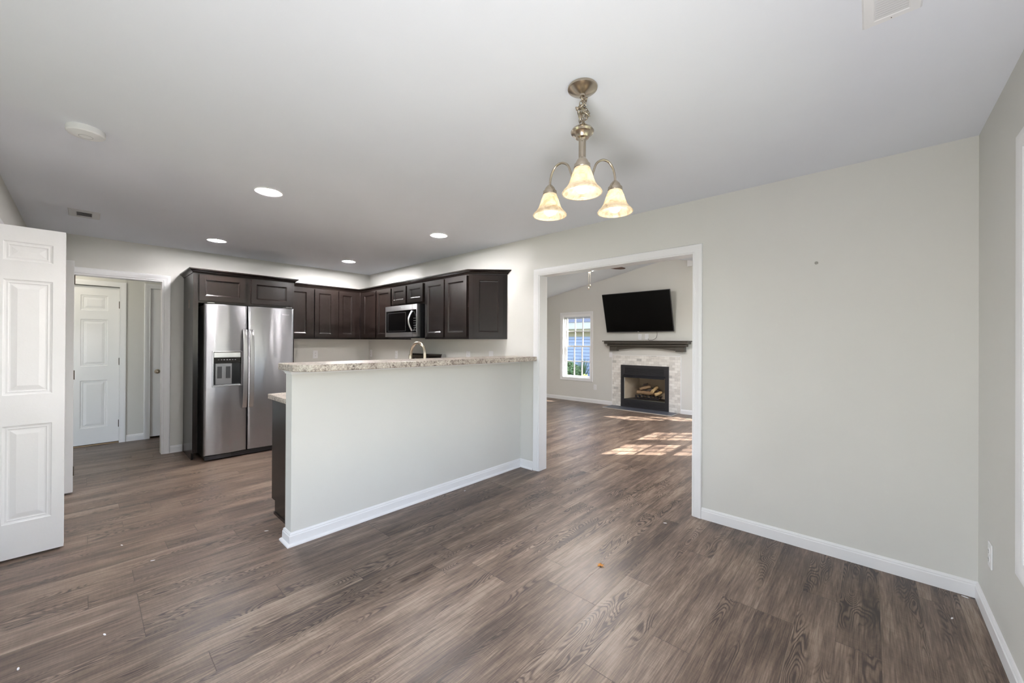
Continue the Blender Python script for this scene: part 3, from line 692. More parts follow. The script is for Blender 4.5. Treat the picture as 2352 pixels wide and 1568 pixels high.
def text(body, name, mat, parent, loc, rot, size, ext=.0006):
    c = bpy.data.curves.new(name, 'FONT'); c.body = body; c.size = size; c.extrude = ext; c.align_x = 'CENTER'; c.align_y = 'CENTER'
    c.resolution_u = 3; t_ = bpy.data.objects.new(name, c); COL.objects.link(t_); bpy.context.view_layer.update()
    me = bpy.data.meshes.new_from_object(t_.evaluated_get(bpy.context.evaluated_depsgraph_get())); bpy.data.objects.remove(t_); bpy.data.curves.remove(c)
    me.materials.clear(); me.materials.append(mat); o = bpy.data.objects.new(name, me); COL.objects.link(o); o.parent = parent; o.location = loc; o.rotation_euler = rot
    return o
LOGO = pm('logo_white', (235, 235, 238), .3)
L = fr.location
text('Whirlpool', 'logo', LOGO, fd2, (fx-.0035-L.x, 1.690-L.y, 1.665), (R(90), 0, R(90)), .019)

# ---------------------------------------------------------------- microwave
mx0, mx1, mz0, mz1, my = -4.914, -4.157, 1.400, 1.810, 2.786
mw = empty('microwave', ((mx0+mx1)/2, FN, mz0), 0, 'over-the-range stainless microwave with a bowed handle', 'microwave')
MB().box(mx0+.005, mx1-.003, my+.045, YN-.01, 1.385, mz1-.001).build('microwave_body', BLACKP, mw, world=True, bevel=.003)
df = MB().box(mx0, mx1, my, my+.044, 1.744, mz1).box(mx0, mx1, my, my+.044, mz0, 1.458).box(mx0, mx0+.016, my, my+.044, 1.458, 1.744).box(mx1-.014, mx1, my, my+.044, 1.458, 1.744)
df.build('front_frame', STEELB, mw, world=True)
MB().box(mx0+.016, mx1-.014, my+.004, my+.040, 1.458, 1.744).build('glass_front', GLOSSB, mw, world=True)
MB().sweep([(-4.85, 1.478), (-4.42, 1.478), (-4.42, 1.715), (-4.85, 1.715)], [(0, 0), (0, .0016), (-.003, .0016), (-.003, 0)], lambda x, z, hh: (x, my+.004-hh, z), closed=True).build('window_border', pm('soft_grey', (90, 90, 92), .4), mw, world=True)
for a_, b_ in ((mz0, 1.458), (1.744, mz1)): MB().box(-4.262, -4.260, my-.001, my, a_, b_).build('door_seam', BLACKP, mw, world=True)
hp = []
for i in range(15):
    t = i/14; hp.append((-4.262, my-.004-.050*math.sin(math.pi*t), 1.475+.25*t))
MB().tube(hp, .010, 10, flat=1.2).build('handle', STEELB, mw, world=True, smooth=50)
text('Whirlpool', 'logo', LOGO, mw, (-4.49-mw.location.x, my-.001-mw.location.y, 1.777-mz0), (R(90), 0, 0), .016)
kp = MB()
for i in range(3):
    for j in range(6): kp.box(-4.235+.02*i, -4.225+.02*i, my+.003, my+.004, 1.48+.03*j, 1.486+.03*j)
kp.build('keypad_marks', pm('icon_grey', (150, 150, 152), .4), mw, world=True)['kind'] = 'stuff'

# ---------------------------------------------------------------- range
rx0, rx1 = -4.842, -4.081
rg = empty('range', ((rx0+rx1)/2, 2.85, 0), 0, 'steel range whose dark control panel peeks above the bar top', 'range')
MB().box(rx0, rx1, 2.56, YN-.03, .03, .905).build('range_body', STEEL, rg, world=True, bevel=.003)
MB().box(rx0, rx1, 2.55, YN-.10, .906, .918).build('cooktop', GLOSSB, rg, world=True)
bgp = [(YN-.095, .918), (YN-.012, .918), (YN-.012, 1.168), (YN-.030, 1.176), (YN-.055, 1.172), (YN-.066, 1.155)]
MB().prism(bgp, rx0+.018, rx1-.018, 'x').build('control_panel', steel_mat('dark_steel', (92, 86, 80), .25, .1), rg, world=True, bevel=.002)
for a in (rx0, rx1-.018): MB().prism([(y-(.004 if y < YN-.05 else 0), z+.004) for y, z in bgp], a, a+.018, 'x').build('panel_end', STEELB, rg, world=True, bevel=.004)
sl_ = (.095-.066)/(1.155-.918)
def fy(z): return YN-.095+sl_*(z-.918)
MB().quad((-4.56, fy(1.05)-.001, 1.05), (-4.36, fy(1.05)-.001, 1.05), (-4.36, fy(1.13)-.001, 1.13), (-4.56, fy(1.13)-.001, 1.13)).build('display', GLOSSB, rg, world=True)
MB().box(-4.452, -4.430, fy(1.112)-.003, fy(1.112), 1.108, 1.122).build('display_digits', pm('blue_led', (40, 90, 255), .4, emit=(40, 90, 255), es=6), rg, world=True)
for x in (-4.76, -4.66, -4.27, -4.17):
    MB().lathe([(.022, 0), (.020, -.022), (0, -.023)], (x, fy(1.09)-.001, 1.09), 18, 'y').build('knob', BLACKP, rg, world=True, smooth=40)
MB().box(rx0+.01, rx1-.01, 2.535, 2.559, .24, .82).build('oven_door', GLOSSB, rg, world=True)
MB().tube([(rx0+.05, 2.50, .78), (rx1-.05, 2.50, .78)], .012).box(rx0+.05, rx0+.07, 2.50, 2.535, .77, .79).box(rx1-.07, rx1-.05, 2.50, 2.535, .77, .79).build('handle', STEELB, rg, world=True)
MB().box(rx0+.02, rx1-.02, 2.62, YN-.04, 0, .03).build('plinth', BLACKP, rg, world=True)

# ---------------------------------------------------------------- faucet
fa = empty('faucet', (-3.05, 2.13, CTZ1), 0, 'brushed nickel gooseneck faucet rising behind the bar top', 'faucet')
MB().lathe([(.030, 0), (.030, .006), (.024, .012), (.022, .07), (.018, .085)], (0, 0, 0), 24).build('faucet_base', NICK, fa, smooth=40)
pts = [(0, 0, .08), (0, 0, .2), (0, 0, .305)]
ra = .112
for i in range(1, 16):
    a = math.pi*i/16; pts.append((-ra+ra*math.cos(a), 0, .305+ra*math.sin(a)*.95))
pts += [(-2*ra-.006, 0, .290)]
MB().tube(pts, .0135, 14).build('spout', NICK, fa, smooth=60)
MB().lathe([(.0, 0), (.020, 0), (.021, .01), (.018, .05), (.015, .085), (.0145, .095)], (-2*ra-.012, 0, .205), 20).build('spray_head', NICK, fa, smooth=40)
MB().tube([(0, .02, .05), (0, .05, .06), (0, .10, .10)], .007).build('lever', NICK, fa, smooth=60)

# ---------------------------------------------------------------- outlets, switches
def outlet(name, loc, rotz, lab, kind='outlet', w_=.070, h_=.115, grp='white outlet plates'):
    r = empty(name, loc, rotz, lab, kind, grp)
    MB().box(-w_/2, w_/2, -.006, 0, -h_/2, h_/2).build('cover_plate', PLATE, r, bevel=.0025)
    if kind == 'outlet':
        for z in (.0195, -.0195):
            s_ = MB().lathe([(.0165, -.006), (.0165, -.0085), (0, -.0085)], (0, 0, z), 20, 'y').build('socket', PLATE, r, smooth=40)
            MB().box(-.0075, -.0055, -.0089, -.0084, z-.002, z+.007).box(.0055, .0075, -.0089, -.0084, z-.002, z+.007).box(-.002, .002, -.0089, -.0084, z-.010, z-.006).build('slots', BLACKP, s_)
    else:
        MB().box(-.016, .016, -.009, -.006, -.034, .034).build('rocker', PLATE, r, bevel=.001)
    return r
N0 = YN
outlet('outlet', (-6.065, N0, 1.145), 0, 'white outlet in the inside corner of the kitchen above the worktop')
outlet('outlet', (-5.285, N0, 1.142), 0, 'white outlet on the kitchen wall left of the faucet')
outlet('outlet', (-3.645, N0, 1.165), 0, 'white outlet just right of the range control panel')
outlet('light_switch', (-3.245, N0, 1.175), 0, 'white switch plate below the angled end cabinet', 'switch', grp='white switch plates')
outlet('outlet', (XW, 2.335, 1.140), R(90), 'white outlet between refrigerator and kitchen corner')
outlet('outlet', (XE, 2.888, .342), R(-90), 'white outlet low on the right end wall', w_=.07)
outlet('outlet', (-4.492, YL, .355), 0, 'white outlet low beside the fireplace under the window')
outlet('outlet', (-3.46, YL, 1.462), 0, 'white outlet above the mantel, left of the blank plate')
outlet('light_switch', (-3.32, YL, 1.462), 0, 'white plate above the mantel where the cable enters', 'switch', h_=.115, w_=.075, grp='white switch plates')
outlet('light_switch', (-4.113, YL, 1.085), 0, 'white switch plate under the left end of the mantel', 'switch', grp='white switch plates')
hk = MB().lathe([(.009, 0), (.009, -.003), (.004, -.005), (.004, -.012), (.007, -.015), (0, -.016)], (-.258, YN, 1.856), 14, 'y')
tag(hk.build('wall_hook', pm('wall_hook_grey', (150, 148, 142), .4, .3), smooth=40), 'tiny grey picture hook on the blank wall', 'hook')

# ---------------------------------------------------------------- ceiling fixtures
LENS = pm('led_lens', (255, 255, 255), .5, emit=(255, 252, 252), es=1450)
LENS2 = pm('led_lens_dimmer', (255, 255, 255), .5, emit=(255, 252, 252), es=520)
def downlight(x, y, lab, lens=None):
    r = empty('recessed_light', (x, y, CH), 0, lab, 'ceiling light', 'recessed lights')
    MB().lathe([(.062, -.001), (.066, -.0045), (.088, -.006), (.092, -.003), (.092, 0), (.062, 0)], (0, 0, 0), 40).build('trim_ring', TRIM, r, smooth=40)
    MB().lathe([(0, -.003), (.062, -.003)], (0, 0, 0), 32).build('lens', lens or LENS, r)
    return r
downlight(-3.285, .912, 'large-looking recessed light nearest the camera, left of the chandelier', LENS2)
downlight(-5.306, .974, 'recessed light in front of the refrigerator cabinet', LENS2)
downlight(-5.303, 2.449, 'small recessed light nearest the kitchen corner')
downlight(-3.297, 2.469, 'recessed light above the bar top, right of the others', LENS2)
sd = empty('smoke_detector', (-3.035, -.003, CH), 0, 'round white smoke detector on the ceiling', 'smoke detector')
MB().lathe([(0, 0), (.071, 0), (.073, -.008), (.073, -.026), (.068, -.032), (.035, -.040), (0, -.042)], (0, 0, 0), 40).build('housing', PLATE, sd, smooth=35)
MB().ring((0, 0, -.040), .026, .0015).build('grille_ring', pm('soft_line_grey', (176, 176, 178), .5), sd, smooth=60)
v1 = empty('ceiling_vent', (-5.075, -.01, CH), 0, 'small ceiling register with one dark slot near the kitchen corner', 'vent')
MB().sweep([(-.09, -.045), (.09, -.045), (.09, .045), (-.09, .045)], [(0, -.001), (0, -.006), (-.004, -.009), (-.045, -.006), (-.05, 0), (0, 0)], closed=True).build('frame', VENTM, v1, smooth=25)
MB().box(-.09, .09, -.045, .045, -.0015, -.0005).build('duct_opening', pm('duct_dark', (50, 50, 50), .8), v1)
for i in range(4): MB().prism([(-.085+.044*i, -.002), (-.075+.044*i, -.002), (-.045+.044*i, -.008), (-.047+.044*i, -.009)], -.045, .045, 'y').build('blade', VENTM, v1)
v2 = empty('ceiling_vent', (.05, 1.665, CH), 0, 'white louvred ceiling vent at the top right edge', 'vent')
MB().sweep([(-.040, -.145), (.040, -.145), (.040, .145), (-.040, .145)], [(0, -.001), (0, -.006), (-.004, -.008), (-.028, -.006), (-.033, 0), (0, 0)], closed=True).build('frame', TRIM, v2, smooth=25)
MB().box(-.040, .040, -.145, .145, -.0012, -.0003).build('duct_opening', pm('duct_grey', (150, 150, 150), .8), v2)
lv = MB()
for i in range(24): lv.prism([(-.144+.012*i, -.0015), (-.142+.012*i, -.0015), (-.133+.012*i, -.007), (-.135+.012*i, -.0075)], -.040, .040, 'x')
lv.build('louvres', VENTM, v2)
MB().sphere((0, .162, -.007), .0016, 10, 6).build('screw', DKMETAL, v2)

# ---------------------------------------------------------------- chandelier
cx, cy = -.921, 1.449
ch = empty('chandelier', (cx, cy, CH), 0, 'brushed nickel three-light chandelier with bell glass shades', 'chandelier')
MB().lathe([(0, 0), (.062, 0), (.064, -.004), (.063, -.010), (.058, -.014), (.03, -.027), (.012, -.033), (.010, -.040), (0, -.041)], (0, 0, 0), 44).build('canopy', NICK, ch, smooth=35)
chn = MB(); random.seed(11)
chn.ring((0, 0, -.048), .010, .0022, (1, .3, 0))
path = []
for i in range(41):
    t = i/40; e = math.sin(math.pi*t)**.7
    path.append(Vector((.021*math.sin(t*13)*e+.008*e, .019*math.cos(t*13)*e, -.052-.106*t+.016*math.sin(t*19)*e)))
for i in range(0, 40, 2):
    p = (path[i]+path[i+1])/2; dv = (path[i+1]-path[i]).normalized(); nrm = dv.orthogonal().normalized()
    nrm = Matrix.Rotation(R(90*(i//2)+random.uniform(-25, 25)), 3, dv) @ nrm
    b = nrm.cross(dv)
    pp = []
    for k in range(17):
        a = 2*math.pi*k/16; pp.append(p+dv*math.cos(a)*.0155+b*math.sin(a)*.0078)
    chn.tube(pp, .0020, 6, caps=False)
for i in range(9):
    t = i/8; p = Vector((.016*math.cos(t*5+1), -.014*math.sin(t*6), -.075-.06*t)); dv = Vector((math.cos(i*1.9)*.7, math.sin(i*2.3)*.6, -1)).normalized(); nrm = Matrix.Rotation(R(80*i), 3, dv) @ dv.orthogonal().normalized(); b = nrm.cross(dv)
    chn.tube([p+dv*math.cos(2*math.pi*k/16)*.0155+b*math.sin(2*math.pi*k/16)*.0078 for k in range(17)], .0020, 6, caps=False)
chn.tube([(0, 0, -.04), (.004, .003, -.08), (-.006, 0, -.12), (0, 0, -.165)], .0022, 6)
chn.build('chain', NICK, ch, smooth=60)
MB().lathe([(0, -.158), (.006, -.160), (.008, -.166), (.020, -.172), (.044, -.184), (.050, -.194), (.047, -.202), (.036, -.208), (.028, -.222), (.018, -.226), (.0155, -.232), (.0155, -.40), (.022, -.405), (.026, -.42), (.020, -.436), (.010, -.445), (.008, -.455), (.012, -.462), (0, -.472)], (0, 0, 0), 36).build('stem', NICK, ch, smooth=35)
a0 = math.atan2(-cy, -cx)
BULB = pm('bulb_glow', (255, 255, 255), .5, emit=(255, 243, 222), es=3.6)
RA = .168
for k in range(3):
    a = a0+k*2*math.pi/3; ux, uy = math.cos(a), math.sin(a)
    cps = [(.018, -.42), (.040, -.405), (.055, -.36), (.070, -.322), (.092, -.303), (.115, -.298), (.138, -.306), (.156, -.328), (.166, -.36), (RA, -.392)]
    MB().smooth_tube([(ux*r_, uy*r_, z) for r_, z in cps], .0052, 10).build('arm', NICK, ch, smooth=60)
    c0 = (ux*RA, uy*RA, 0)
    MB().lathe([(0, -.382), (.010, -.383), (.014, -.388), (.020, -.394), (.024, -.402), (.025, -.408), (.031, -.411), (.032, -.424), (.029, -.428)], c0, 28).build('socket_cup', NICK, ch, smooth=35)
    shp = [(.029, -.420), (.032, -.432), (.039, -.448), (.045, -.468), (.052, -.487), (.062, -.502), (.073, -.513), (.078, -.521), (.077, -.524)]
    s_ = MB().lathe([(r_, z) for r_, z in shp]+[(r_-.0035, z+.001) for r_, z in shp[::-1]], c0, 40)
    s_.f = [f for f in s_.f if len(f) == 4]
    sh = s_.build('shade', SHADE, ch, smooth=60)
    MB().sphere((c0[0], c0[1], -.498), .0265, 20, 12).lathe([(.013, -.48), (.013, -.44)], c0, 12).build('bulb', BULB, sh, smooth=60)

# ---------------------------------------------------------------- living room
fp = empty('fireplace', ((FB[0]+FB[1])/2, YL, 0), 0, 'black metal gas fireplace set in pale marble tile', 'fireplace')
sur = cells_wall(MB(), -4.070, -2.650, 0, 1.078, YL-.012, YL-.0005, [(FB[0], FB[1], -1, .80)], 'x')
sur.build('tile_surround', TILE, fp, world=True)
sch = MB().box(-4.078, -4.070, YL-.014, YL, 0, 1.086).box(-2.650, -2.642, YL-.014, YL, 0, 1.086).box(-4.07, -2.65, YL-.014, YL, 1.078, 1.086)
sch.build('edge_trim', TRIM, fp, world=True)
ix0, ix1 = -3.860, -2.866; oz0, oz1 = .180, .648
ff = cells_wall(MB(), ix0, ix1, 0.001, .880, YL-.040, YL-.013, [(-3.790, -2.935, oz0, oz1)], 'x')
ff.build('metal_face', BLACKM, fp, world=True, bevel=.002)
lo = MB()
for z in (.70, .722, .744, .766, .788, .81): lo = MB(); lo.prism([(YL-.040, z), (YL-.047, z-.004), (YL-.047, z+.004), (YL-.040, z+.010)], ix0+.09, ix1-.09, 'x').build('louvre', BLACKM, fp, world=True)
for z in (.05, .075, .10, .125): lo = MB(); lo.prism([(YL-.040, z), (YL-.046, z-.004), (YL-.046, z+.004), (YL-.040, z+.008)], ix0+.09, ix1-.09, 'x').build('louvre', BLACKM, fp, world=True)
pass
MB().prism([(YL-.040, oz1+.035), (YL-.105, oz1-.012), (YL-.105, oz1-.020), (YL-.040, oz1+.025)], -3.795, -2.925, 'x').build('hood', BLACKM, fp, world=True)
FBR = pm('firebrick_panel', (176, 160, 138), .8, var=.18, vscale=9, bump=.5, bscale=40)
xa, xb, yb = -3.785, -2.94, YL+.42
ib = MB().quad((xa, YL-.013, oz0), (-3.66, yb, oz0), (-3.66, yb, oz1+.1), (xa, YL-.013, oz1+.1)).quad((xb, YL-.013, oz0), (-3.06, yb, oz0), (-3.06, yb, oz1+.1), (xb, YL-.013, oz1+.1))
ib.quad((-3.66, yb, oz0), (-3.06, yb, oz0), (-3.06, yb, oz1+.1), (-3.66, yb, oz1+.1))
ib.build('firebrick', FBR, fp, world=True)
for nm, zz in (('firebox_floor', oz0), ('firebox_top', oz1+.1)): MB().quad((xa, YL-.013, zz), (xb, YL-.013, zz), (-3.06, yb, zz), (-3.66, yb, zz)).build(nm, pm('firebox_dark', (60, 54, 48), .8), fp, world=True)
gt = MB(); gx0, gx1, gy = -3.60, -3.12, YL+.10
gt.box(gx0, gx1, gy, gy+.012, oz0+.07, oz0+.082).box(gx0, gx1, gy, gy+.012, oz0+.022, oz0+.034)
for i in range(7): x = gx0+(gx1-gx0)*i/6; gt.box(x-.006, x+.006, gy-.002, gy+.20, oz0+.060, oz0+.072).box(x-.006, x+.006, gy-.002, gy+.012, oz0+.022, oz0+.085)
for x in (gx0+.02, gx1-.02):
    for y in (gy+.005, gy+.18): gt.box(x-.008, x+.008, y-.008, y+.008, oz0, oz0+.062)
gtt = gt.build('grate', pm('cast_iron', (48, 46, 50), .6, .3), fp, world=True)
def logm(n, c1, c2): return pm(n, c1, .8, var=.35, vscale=30, bump=1, bscale=50)
LG1, LG2, LG3 = logm('log_bark_brown', (150, 122, 92), 0), logm('log_pale_end', (206, 176, 128), 0), logm('log_char', (92, 80, 72), 0)
def log(p, q_, r_, mat, lab, seed):
    random.seed(seed); p, q_ = Vector(p), Vector(q_); n = 9; pts = []; rs = []
    for i in range(n):
        t = i/(n-1); pts.append(p.lerp(q_, t)+Vector((0, random.uniform(-.006, .006), random.uniform(-.006, .006)))); rs.append(r_*(1+random.uniform(-.14, .14)))
    o = MB().tube(pts, r_, 10, rs=rs).build('ceramic_log', mat, smooth=40)
    return tag(o, lab, 'log', 'gas fireplace logs')
gz = oz0+.092
log((-3.58, YL+.15, gz+.045), (-3.20, YL+.165, gz+.042), .040, LG1, 'long front ceramic log lying along the grate', 1)
log((-3.56, YL+.22, gz+.10), (-3.16, YL+.24, gz+.08), .040, LG3, 'dark charred ceramic log across the back', 2)
log((-3.50, YL+.09, gz+.115), (-3.34, YL+.22, gz+.17), .032, LG1, 'brown ceramic log leaning on top at the left', 3)
log((-3.24, YL+.07, gz+.075), (-3.19, YL+.22, gz+.165), .034, LG2, 'pale-ended ceramic log tilted up beside the lowest one', 4)
log((-3.16, YL+.035, gz+.030), (-3.06, YL+.11, gz+.085), .030, LG2, 'lowest pale-ended ceramic log at the right front', 5)
log((-3.47, YL+.16, gz+.190), (-3.39, YL+.24, gz+.217), .019, LG3, 'small grey ceramic log on the very top', 6)
tag(MB().box(-4.07, -2.680, YL-.405, YL-.042, 0, .012).box(-4.07, -3.862, YL-.042, YL-.015, 0, .012).build('hearth_slab', pm('slate_hearth', (84, 88, 98), .4, var=.2, vscale=6), bevel=.002), 'dark slate hearth flush in front of the fireplace', 'hearth')
tag(MB().box(-4.078, -4.070, YL-.413, YL-.015, 0, .013).box(-2.680, -2.672, YL-.413, YL-.015, 0, .013).box(-4.07, -2.68, YL-.413, YL-.405, 0, .013).build('hearth_edge_strip', pm('pale_strip', (186, 180, 172), .4)), 'thin pale strip framing the slate hearth', 'edging')
# mantel
mt = empty('mantel_shelf', (-3.32, YL, 1.38), 0, 'dark brown mantel shelf with stepped crown and arched apron', 'mantel')
MW = pm('mantel_dark_wood', (66, 61, 54), .45, var=.15, vscale=8)
MB().box(-4.205, -2.438, YL-.215, YL-.0005, 1.366, 1.381).build('shelf_board', MW, mt, world=True, bevel=.003)
MB().box(-4.175, -2.465, YL-.19, YL-.0005, 1.318, 1.365).build('upper_molding', MW, mt, world=True, bevel=.006)
MB().box(-4.13, -2.51, YL-.145, YL-.0005, 1.268, 1.317).build('lower_molding', MW, mt, world=True, bevel=.014)
for a, b in ((-4.085, -3.925), (-2.715, -2.552)):
    MB().box(a, b, YL-.11, YL-.0005, 1.172, 1.267).build('corbel', MW, mt, world=True, bevel=.004)
ar = [(-3.924, 1.267), (-3.924, 1.190)]+[(-3.924+1.208*i/16, 1.190+.045*math.sin(math.pi*i/16)) for i in range(1, 16)]+[(-2.716, 1.190), (-2.716, 1.267)]
MB().prism(ar, YL-.09, YL-.0005, 'y').build('apron', MW, mt, world=True)
# television
tv = empty('television', (-3.458, YL-.19, 1.95), 0, 'large black flat television tilted down above the mantel', 'television')
tl = math.atan2(.22, .785)
TW, TH = 1.413, .815
tb = MB().box(-TW/2, TW/2, 0, .03, -TH/2, TH/2).build('tv_body', pm('tv_frame_black', (20, 20, 22), .35), tv, bevel=.003); tb.rotation_euler[0] = tl
bz = MB().box(-TW/2, TW/2, -.003, 0, -TH/2, -TH/2+.018).box(-TW/2, -TW/2+.008, -.003, 0, -TH/2+.018, TH/2).box(TW/2-.008, TW/2, -.003, 0, -TH/2+.018, TH/2).box(-TW/2+.008, TW/2-.008, -.003, 0, TH/2-.008, TH/2)
bz = bz.build('bezel', pm('bezel_grey', (52, 52, 56), .4), tv); bz.rotation_euler[0] = tl
scr = MB().box(-TW/2+.008, TW/2-.008, -.002, 0, -TH/2+.018, TH/2-.008).build('screen', pm('screen_black', (3, 3, 3), .35, spec=.15), tv); scr.rotation_euler[0] = tl
lg = MB().box(-.013, .013, -.0045, -.003, -TH/2+.005, -TH/2+.012).build('logo', LOGO, tv); lg.rotation_euler[0] = tl
MB().box(-.2, .2, .1885, .1895, -.15, .15).box(-.15, -.12, .03, .19, -.1, .1).box(.12, .15, .03, .19, -.1, .1).build('wall_mount', BLACKM, tv)
cb = MB().smooth_tube([(-3.10, YL-.05, 1.60), (-3.095, YL-.035, 1.53), (-3.11, YL-.03, 1.45), (-3.16, YL-.03, 1.408), (-3.22, YL-.03, 1.395), (-3.27, YL-.02, 1.40), (-3.285, YL-.012, 1.425)], .0035, 8)
tag(cb.build('power_cable', BLACKP, smooth=60), 'thin dark cable curling from the television to the wall plate', 'cable')
ms = empty('motion_sensor', (-2.474, YL, 2.865), 0, 'small white box high on the wall just inside the opening', 'sensor')
o = MB().box(-.045, .045, -.07, -.002, -.10, .10).build('housing', PLATE, ms, bevel=.006)
# ceiling fan
cf = empty('ceiling_fan', (RX, 4.75, RZ), 0, 'brown-bladed ceiling fan with a glowing bowl, mostly behind the header', 'ceiling fan')
MB().lathe([(0, 0), (.07, -.01), (.06, -.06), (.014, -.07), (.014, -.40), (.06, -.42), (.105, -.45), (.105, -.52), (.07, -.56), (0, -.56)], (0, 0, 0), 30).build('motor', pm('fan_bronze', (80, 64, 52), .4, .6), cf, smooth=35)
FBL = pm('fan_blade_brown', (66, 42, 34), .4)
for k in range(5):
    a = R(69+72*k); b_ = MB()
    prof = [(.12, -.03), (.20, -.055), (.52, -.07), (.60, -.05), (.625, 0), (.60, .05), (.52, .07), (.20, .055), (.12, .03)]
    b_.prism(prof, -.555, -.547)
    o = b_.build('blade', FBL, cf, rotz=a)
MB().lathe([(.0, -.562), (.06, -.562), (.13, -.575), (.150, -.588), (.13, -.608), (.07, -.628), (0, -.634)], (0, 0, 0), 28).build('light_bowl', pm('fan_bowl_glow', (255, 236, 205), .4, emit=(255, 248, 242), es=115), cf, smooth=40)
MB().lathe([(0, -.633), (.03, -.634), (.02, -.643), (.008, -.648), (.008, -.668), (0, -.672)], (0, 0, 0), 16).build('finial', pm('fan_bronze', (80, 64, 52), .4, .6), cf, smooth=40)
for dx, L_ in ((-.012, .86), (.014, .825)):
    MB().tube([(dx, -.01, -.64), (dx, -.01, -L_)], .0018, 6).lathe([(0, -L_-.04), (.006, -L_-.035), (.007, -L_-.01), (0, -L_)], (dx, -.01, 0), 10).build('pull_chain', NICK, cf, smooth=40)

# ---------------------------------------------------------------- hall lamp
hl = empty('hall_ceiling_light', (-6.75, -.35, CH), 0, 'flush glass hall ceiling light hidden behind the door head', 'ceiling light')
MB().lathe([(0, 0), (.14, 0), (.14, -.02), (.12, -.03)], (0, 0, 0), 30).build('base_ring', NICK, hl, smooth=40)
MB().lathe([(.12, -.025), (.10, -.06), (.06, -.085), (0, -.095)], (0, 0, 0), 30).build('glass_bowl', pm('hall_bowl_glow', (255, 248, 235), .4, emit=(255, 243, 224), es=16), hl, smooth=40)

# ---------------------------------------------------------------- small things on the floor
lf = []
for i in range(20):
    a = 2*math.pi*i/20; rr = .017*(1+.55*abs(math.sin(2.5*a))) if i % 2 == 0 else .010
    lf.append((rr*math.cos(a)*1.15, rr*math.sin(a)))
ml = MB(); k0 = len(ml.v); ml.v.append((0, 0, .006)); ml.v += [(x, y, .002+.006*abs(math.sin(7*x*90))) for x, y in lf]
for i in range(20): ml.f.append((0, 1+i, 1+(i+1) % 20))
ml.tube([(.016, 0, .003), (.034, -.006, .003)], .0008, 5)
o = ml.build('dry_leaf', pm('dry_leaf_orange', (206, 140, 60), .7, var=.2, vscale=80), loc=(-1.189, 2.091, .001)); tag(o, 'small curled orange leaf lying on the plank floor', 'leaf')
crumbs = [(-3.129, .869, 'beside the toe of the peninsula'), (-3.207, .285, 'on the floor before the refrigerator'), (-3.592, .169, 'near the folded closet door'), (-2.882+.2, 2.31, 'along the half wall baseboard'),
          (-2.545, -.176, 'in the near left corner of the floor'), (-2.558, .067, 'on the bare floor in front of the folded door'), (.372, 3.15, 'in the right corner against the baseboard'), (.296, 2.861, 'near the right end wall baseboard'), (-1.119, 2.914, 'just inside the wide opening')]
for i, (x, y, lab) in enumerate(crumbs):
    random.seed(i+40); b_ = MB(); n = 6; s_ = .005+.003*random.random()
    b_.prism([(s_*(1+.4*random.random())*math.cos(2*math.pi*k/n)*1.6, s_*.6*math.sin(2*math.pi*k/n)) for k in range(n)], 0, .002)
    o = b_.build('paint_chip', PLATE, loc=(x, y, .0002), rotz=random.uniform(0, 3)); tag(o, 'tiny white paint chip '+lab, 'debris', 'paint chips on the floor')

# ---------------------------------------------------------------- outside
struct(MB().box(-30, 30, -30, 40, -.5, -.3).build('ground', pm('lawn_ground', (120, 124, 96), .9, var=.3, vscale=2)), 'grass outside the windows', 'ground')
nh = empty('neighbor_house', (-8, 11.6, -.3), 0, 'pale blue sided neighboring house seen through the far window', 'house')
MB().box(-15, -3.6, 11.6, 17, -.3, 1.98).build('house_wall', SID, nh, world=True)
MB().box(-15.4, -3.2, 11.2, 11.6, 1.72, 1.80).box(-15.4, -3.2, 11.2, 17, 1.98, 2.0).box(-15.4, -3.2, 11.57, 11.6, 1.55, 1.98).build('soffit', pm('soffit_cream', (112, 108, 92), .6), nh, world=True)
MB().box(-15.4, -3.2, 11.14, 11.2, 1.80, 2.02).build('gutter', pm('gutter_white', (128, 130, 134), .4), nh, world=True)
MB().prism([(11.1, 2.02), (14.3, 4.1), (17.5, 2.02)], -15.4, -3.2, 'x').build('roof', pm('shingle_blue_grey', (40, 48, 66), .8, var=.4, vscale=14), nh, world=True)
LF = pm('shrub_leaf_green', (62, 86, 52), .7, var=.5, vscale=12); LF2 = pm('plant_leaf_lime', (150, 176, 70), .7, var=.4, vscale=12)
def shrub(name, c, rx, rz, n, mat, lab, seed, ls=.05):
    random.seed(seed); b_ = MB()
    for i in range(n):
        th = random.uniform(0, 2*math.pi); ph = math.acos(random.uniform(-.2, 1)); rr = random.uniform(.75, 1)
        p = Vector((c[0]+rx*rr*math.sin(ph)*math.cos(th), c[1]+rx*rr*math.sin(ph)*math.sin(th), c[2]+rz*rr*math.cos(ph)))
        a = Vector((random.uniform(-1, 1), random.uniform(-1, 1), random.uniform(-.3, 1))).normalized(); b2 = a.orthogonal().normalized()
        b_.quad(tuple(p-a*ls), tuple(p+b2*ls*.5), tuple(p+a*ls), tuple(p-b2*ls*.5))
    r = empty(name, (c[0], c[1], -.3), 0, lab, 'shrub'); b_.build('foliage', mat, r, world=True)
    MB().lathe([(.05, -.3), (.03, c[2])], (c[0], c[1], 0), 8).build('trunk', DKMETAL, r, world=True)
shrub('clipped_shrub', (-7.08, 10.35, .22), .47, .52, 2200, LF, 'rounded dark green shrub outside the living room window', 1)
shrub('garden_plant', (-6.08, 9.75, .16), .20, .26, 260, LF2, 'lime green plant outside at the lower right of the window', 2)
random.seed(5); sp_ = MB()
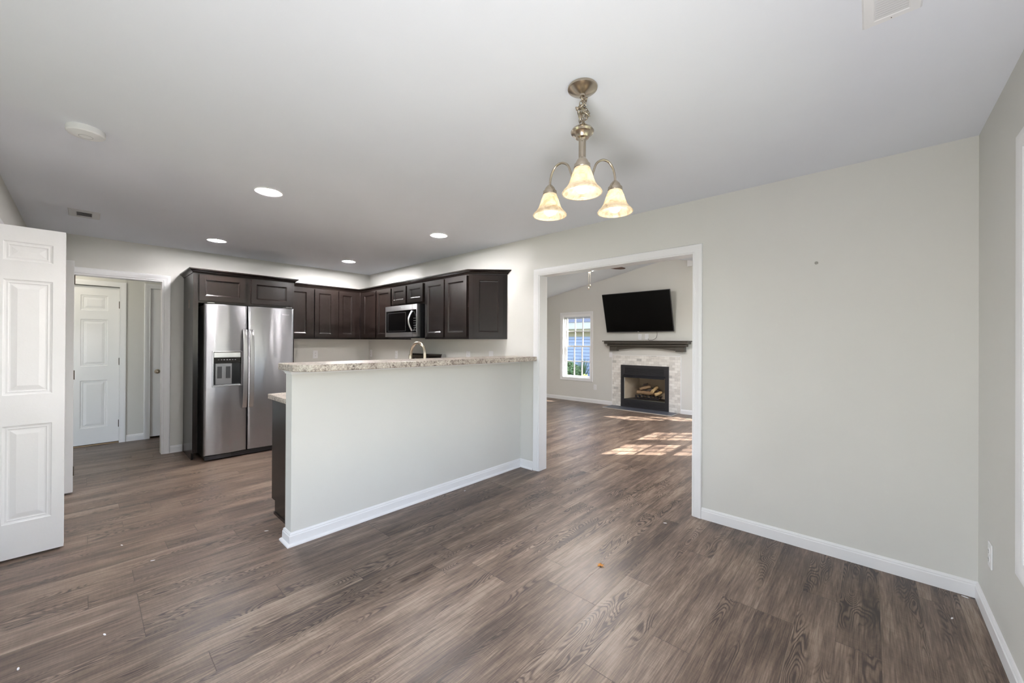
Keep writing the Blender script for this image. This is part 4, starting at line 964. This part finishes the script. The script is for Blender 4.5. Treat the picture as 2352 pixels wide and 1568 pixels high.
for i in range(46):
    a = random.uniform(0, 6.28); t = random.uniform(.05, .30); h_ = random.uniform(.8, 1.22); x_, y_ = -7.15+.05*math.cos(a), 11.15+.05*math.sin(a)
    sp_.tube([(x_, y_, -.3), (x_+t*.4*math.cos(a), y_+t*.4*math.sin(a), -.3+h_*.6), (x_+t*math.cos(a), y_+t*math.sin(a), -.3+h_)], .012, 4, rs=[.014, .016, .002])
tag(sp_.build('ornamental_grass', LF), 'spiky green plant rising behind the clipped shrub outside', 'plant')
gc = empty('garden_chair', (-6.05, 10.62, -.3), R(25), 'blue slatted garden chair outside the window', 'chair')
BLU = pm('garden_chair_blue', (74, 96, 150), .5)
for i in range(5):
    MB().prism([(.22, .34), (.24, .34), (.44, .86), (.42, .87)], -.25+.1*i, -.17+.1*i, 'x').build('back_slat', BLU, gc)
MB().box(-.27, .27, -.25, .25, .34, .365).build('seat', BLU, gc)
for x in (-.26, .24):
    for y in (-.24, .20): MB().box(x, x+.03, y, y+.06, 0, .34).build('leg', BLU, gc)

# bare-branched tree that breaks up the sun on the side windows
def branch(mb, p, d, L_, r_, depth):
    q_ = p+d*L_; mb.tube([tuple(p), tuple((p+q_)/2+Vector((random.uniform(-.04, .04), random.uniform(-.04, .04), 0))*L_), tuple(q_)], r_, 6, rs=[r_, r_*.85, r_*.7])
    if depth == 0: return
    for _ in range(3 if depth > 1 else 4):
        nd = (d+Vector((random.uniform(-.75, .75), random.uniform(-.75, .75), random.uniform(-.35, .55)))).normalized()
        branch(mb, p+d*L_*random.uniform(.55, 1), nd, L_*random.uniform(.55, .8), r_*.55, depth-1)
random.seed(23)
tr = empty('garden_tree', (2.9, 10.6, -.3), 0, 'bare-branched tree outside the living room side windows, out of view', 'tree')
TB = pm('tree_bark', (92, 80, 68), .9, var=.3, vscale=20)
MB().tube([(0, 0, 0), (-.1, .05, 1.6), (-.15, 0, 3.2)], .16, 10, rs=[.18, .15, .11]).build('trunk', TB, tr, smooth=60)
bb_ = MB()
for k in range(5):
    a = 2*math.pi*k/5+.4; branch(bb_, Vector((-.13, 0, 2.4+.2*k)), Vector((math.cos(a)*.8, math.sin(a)*.8, .75)).normalized(), 1.35, .055, 4)
bb_.build('crown', TB, tr)
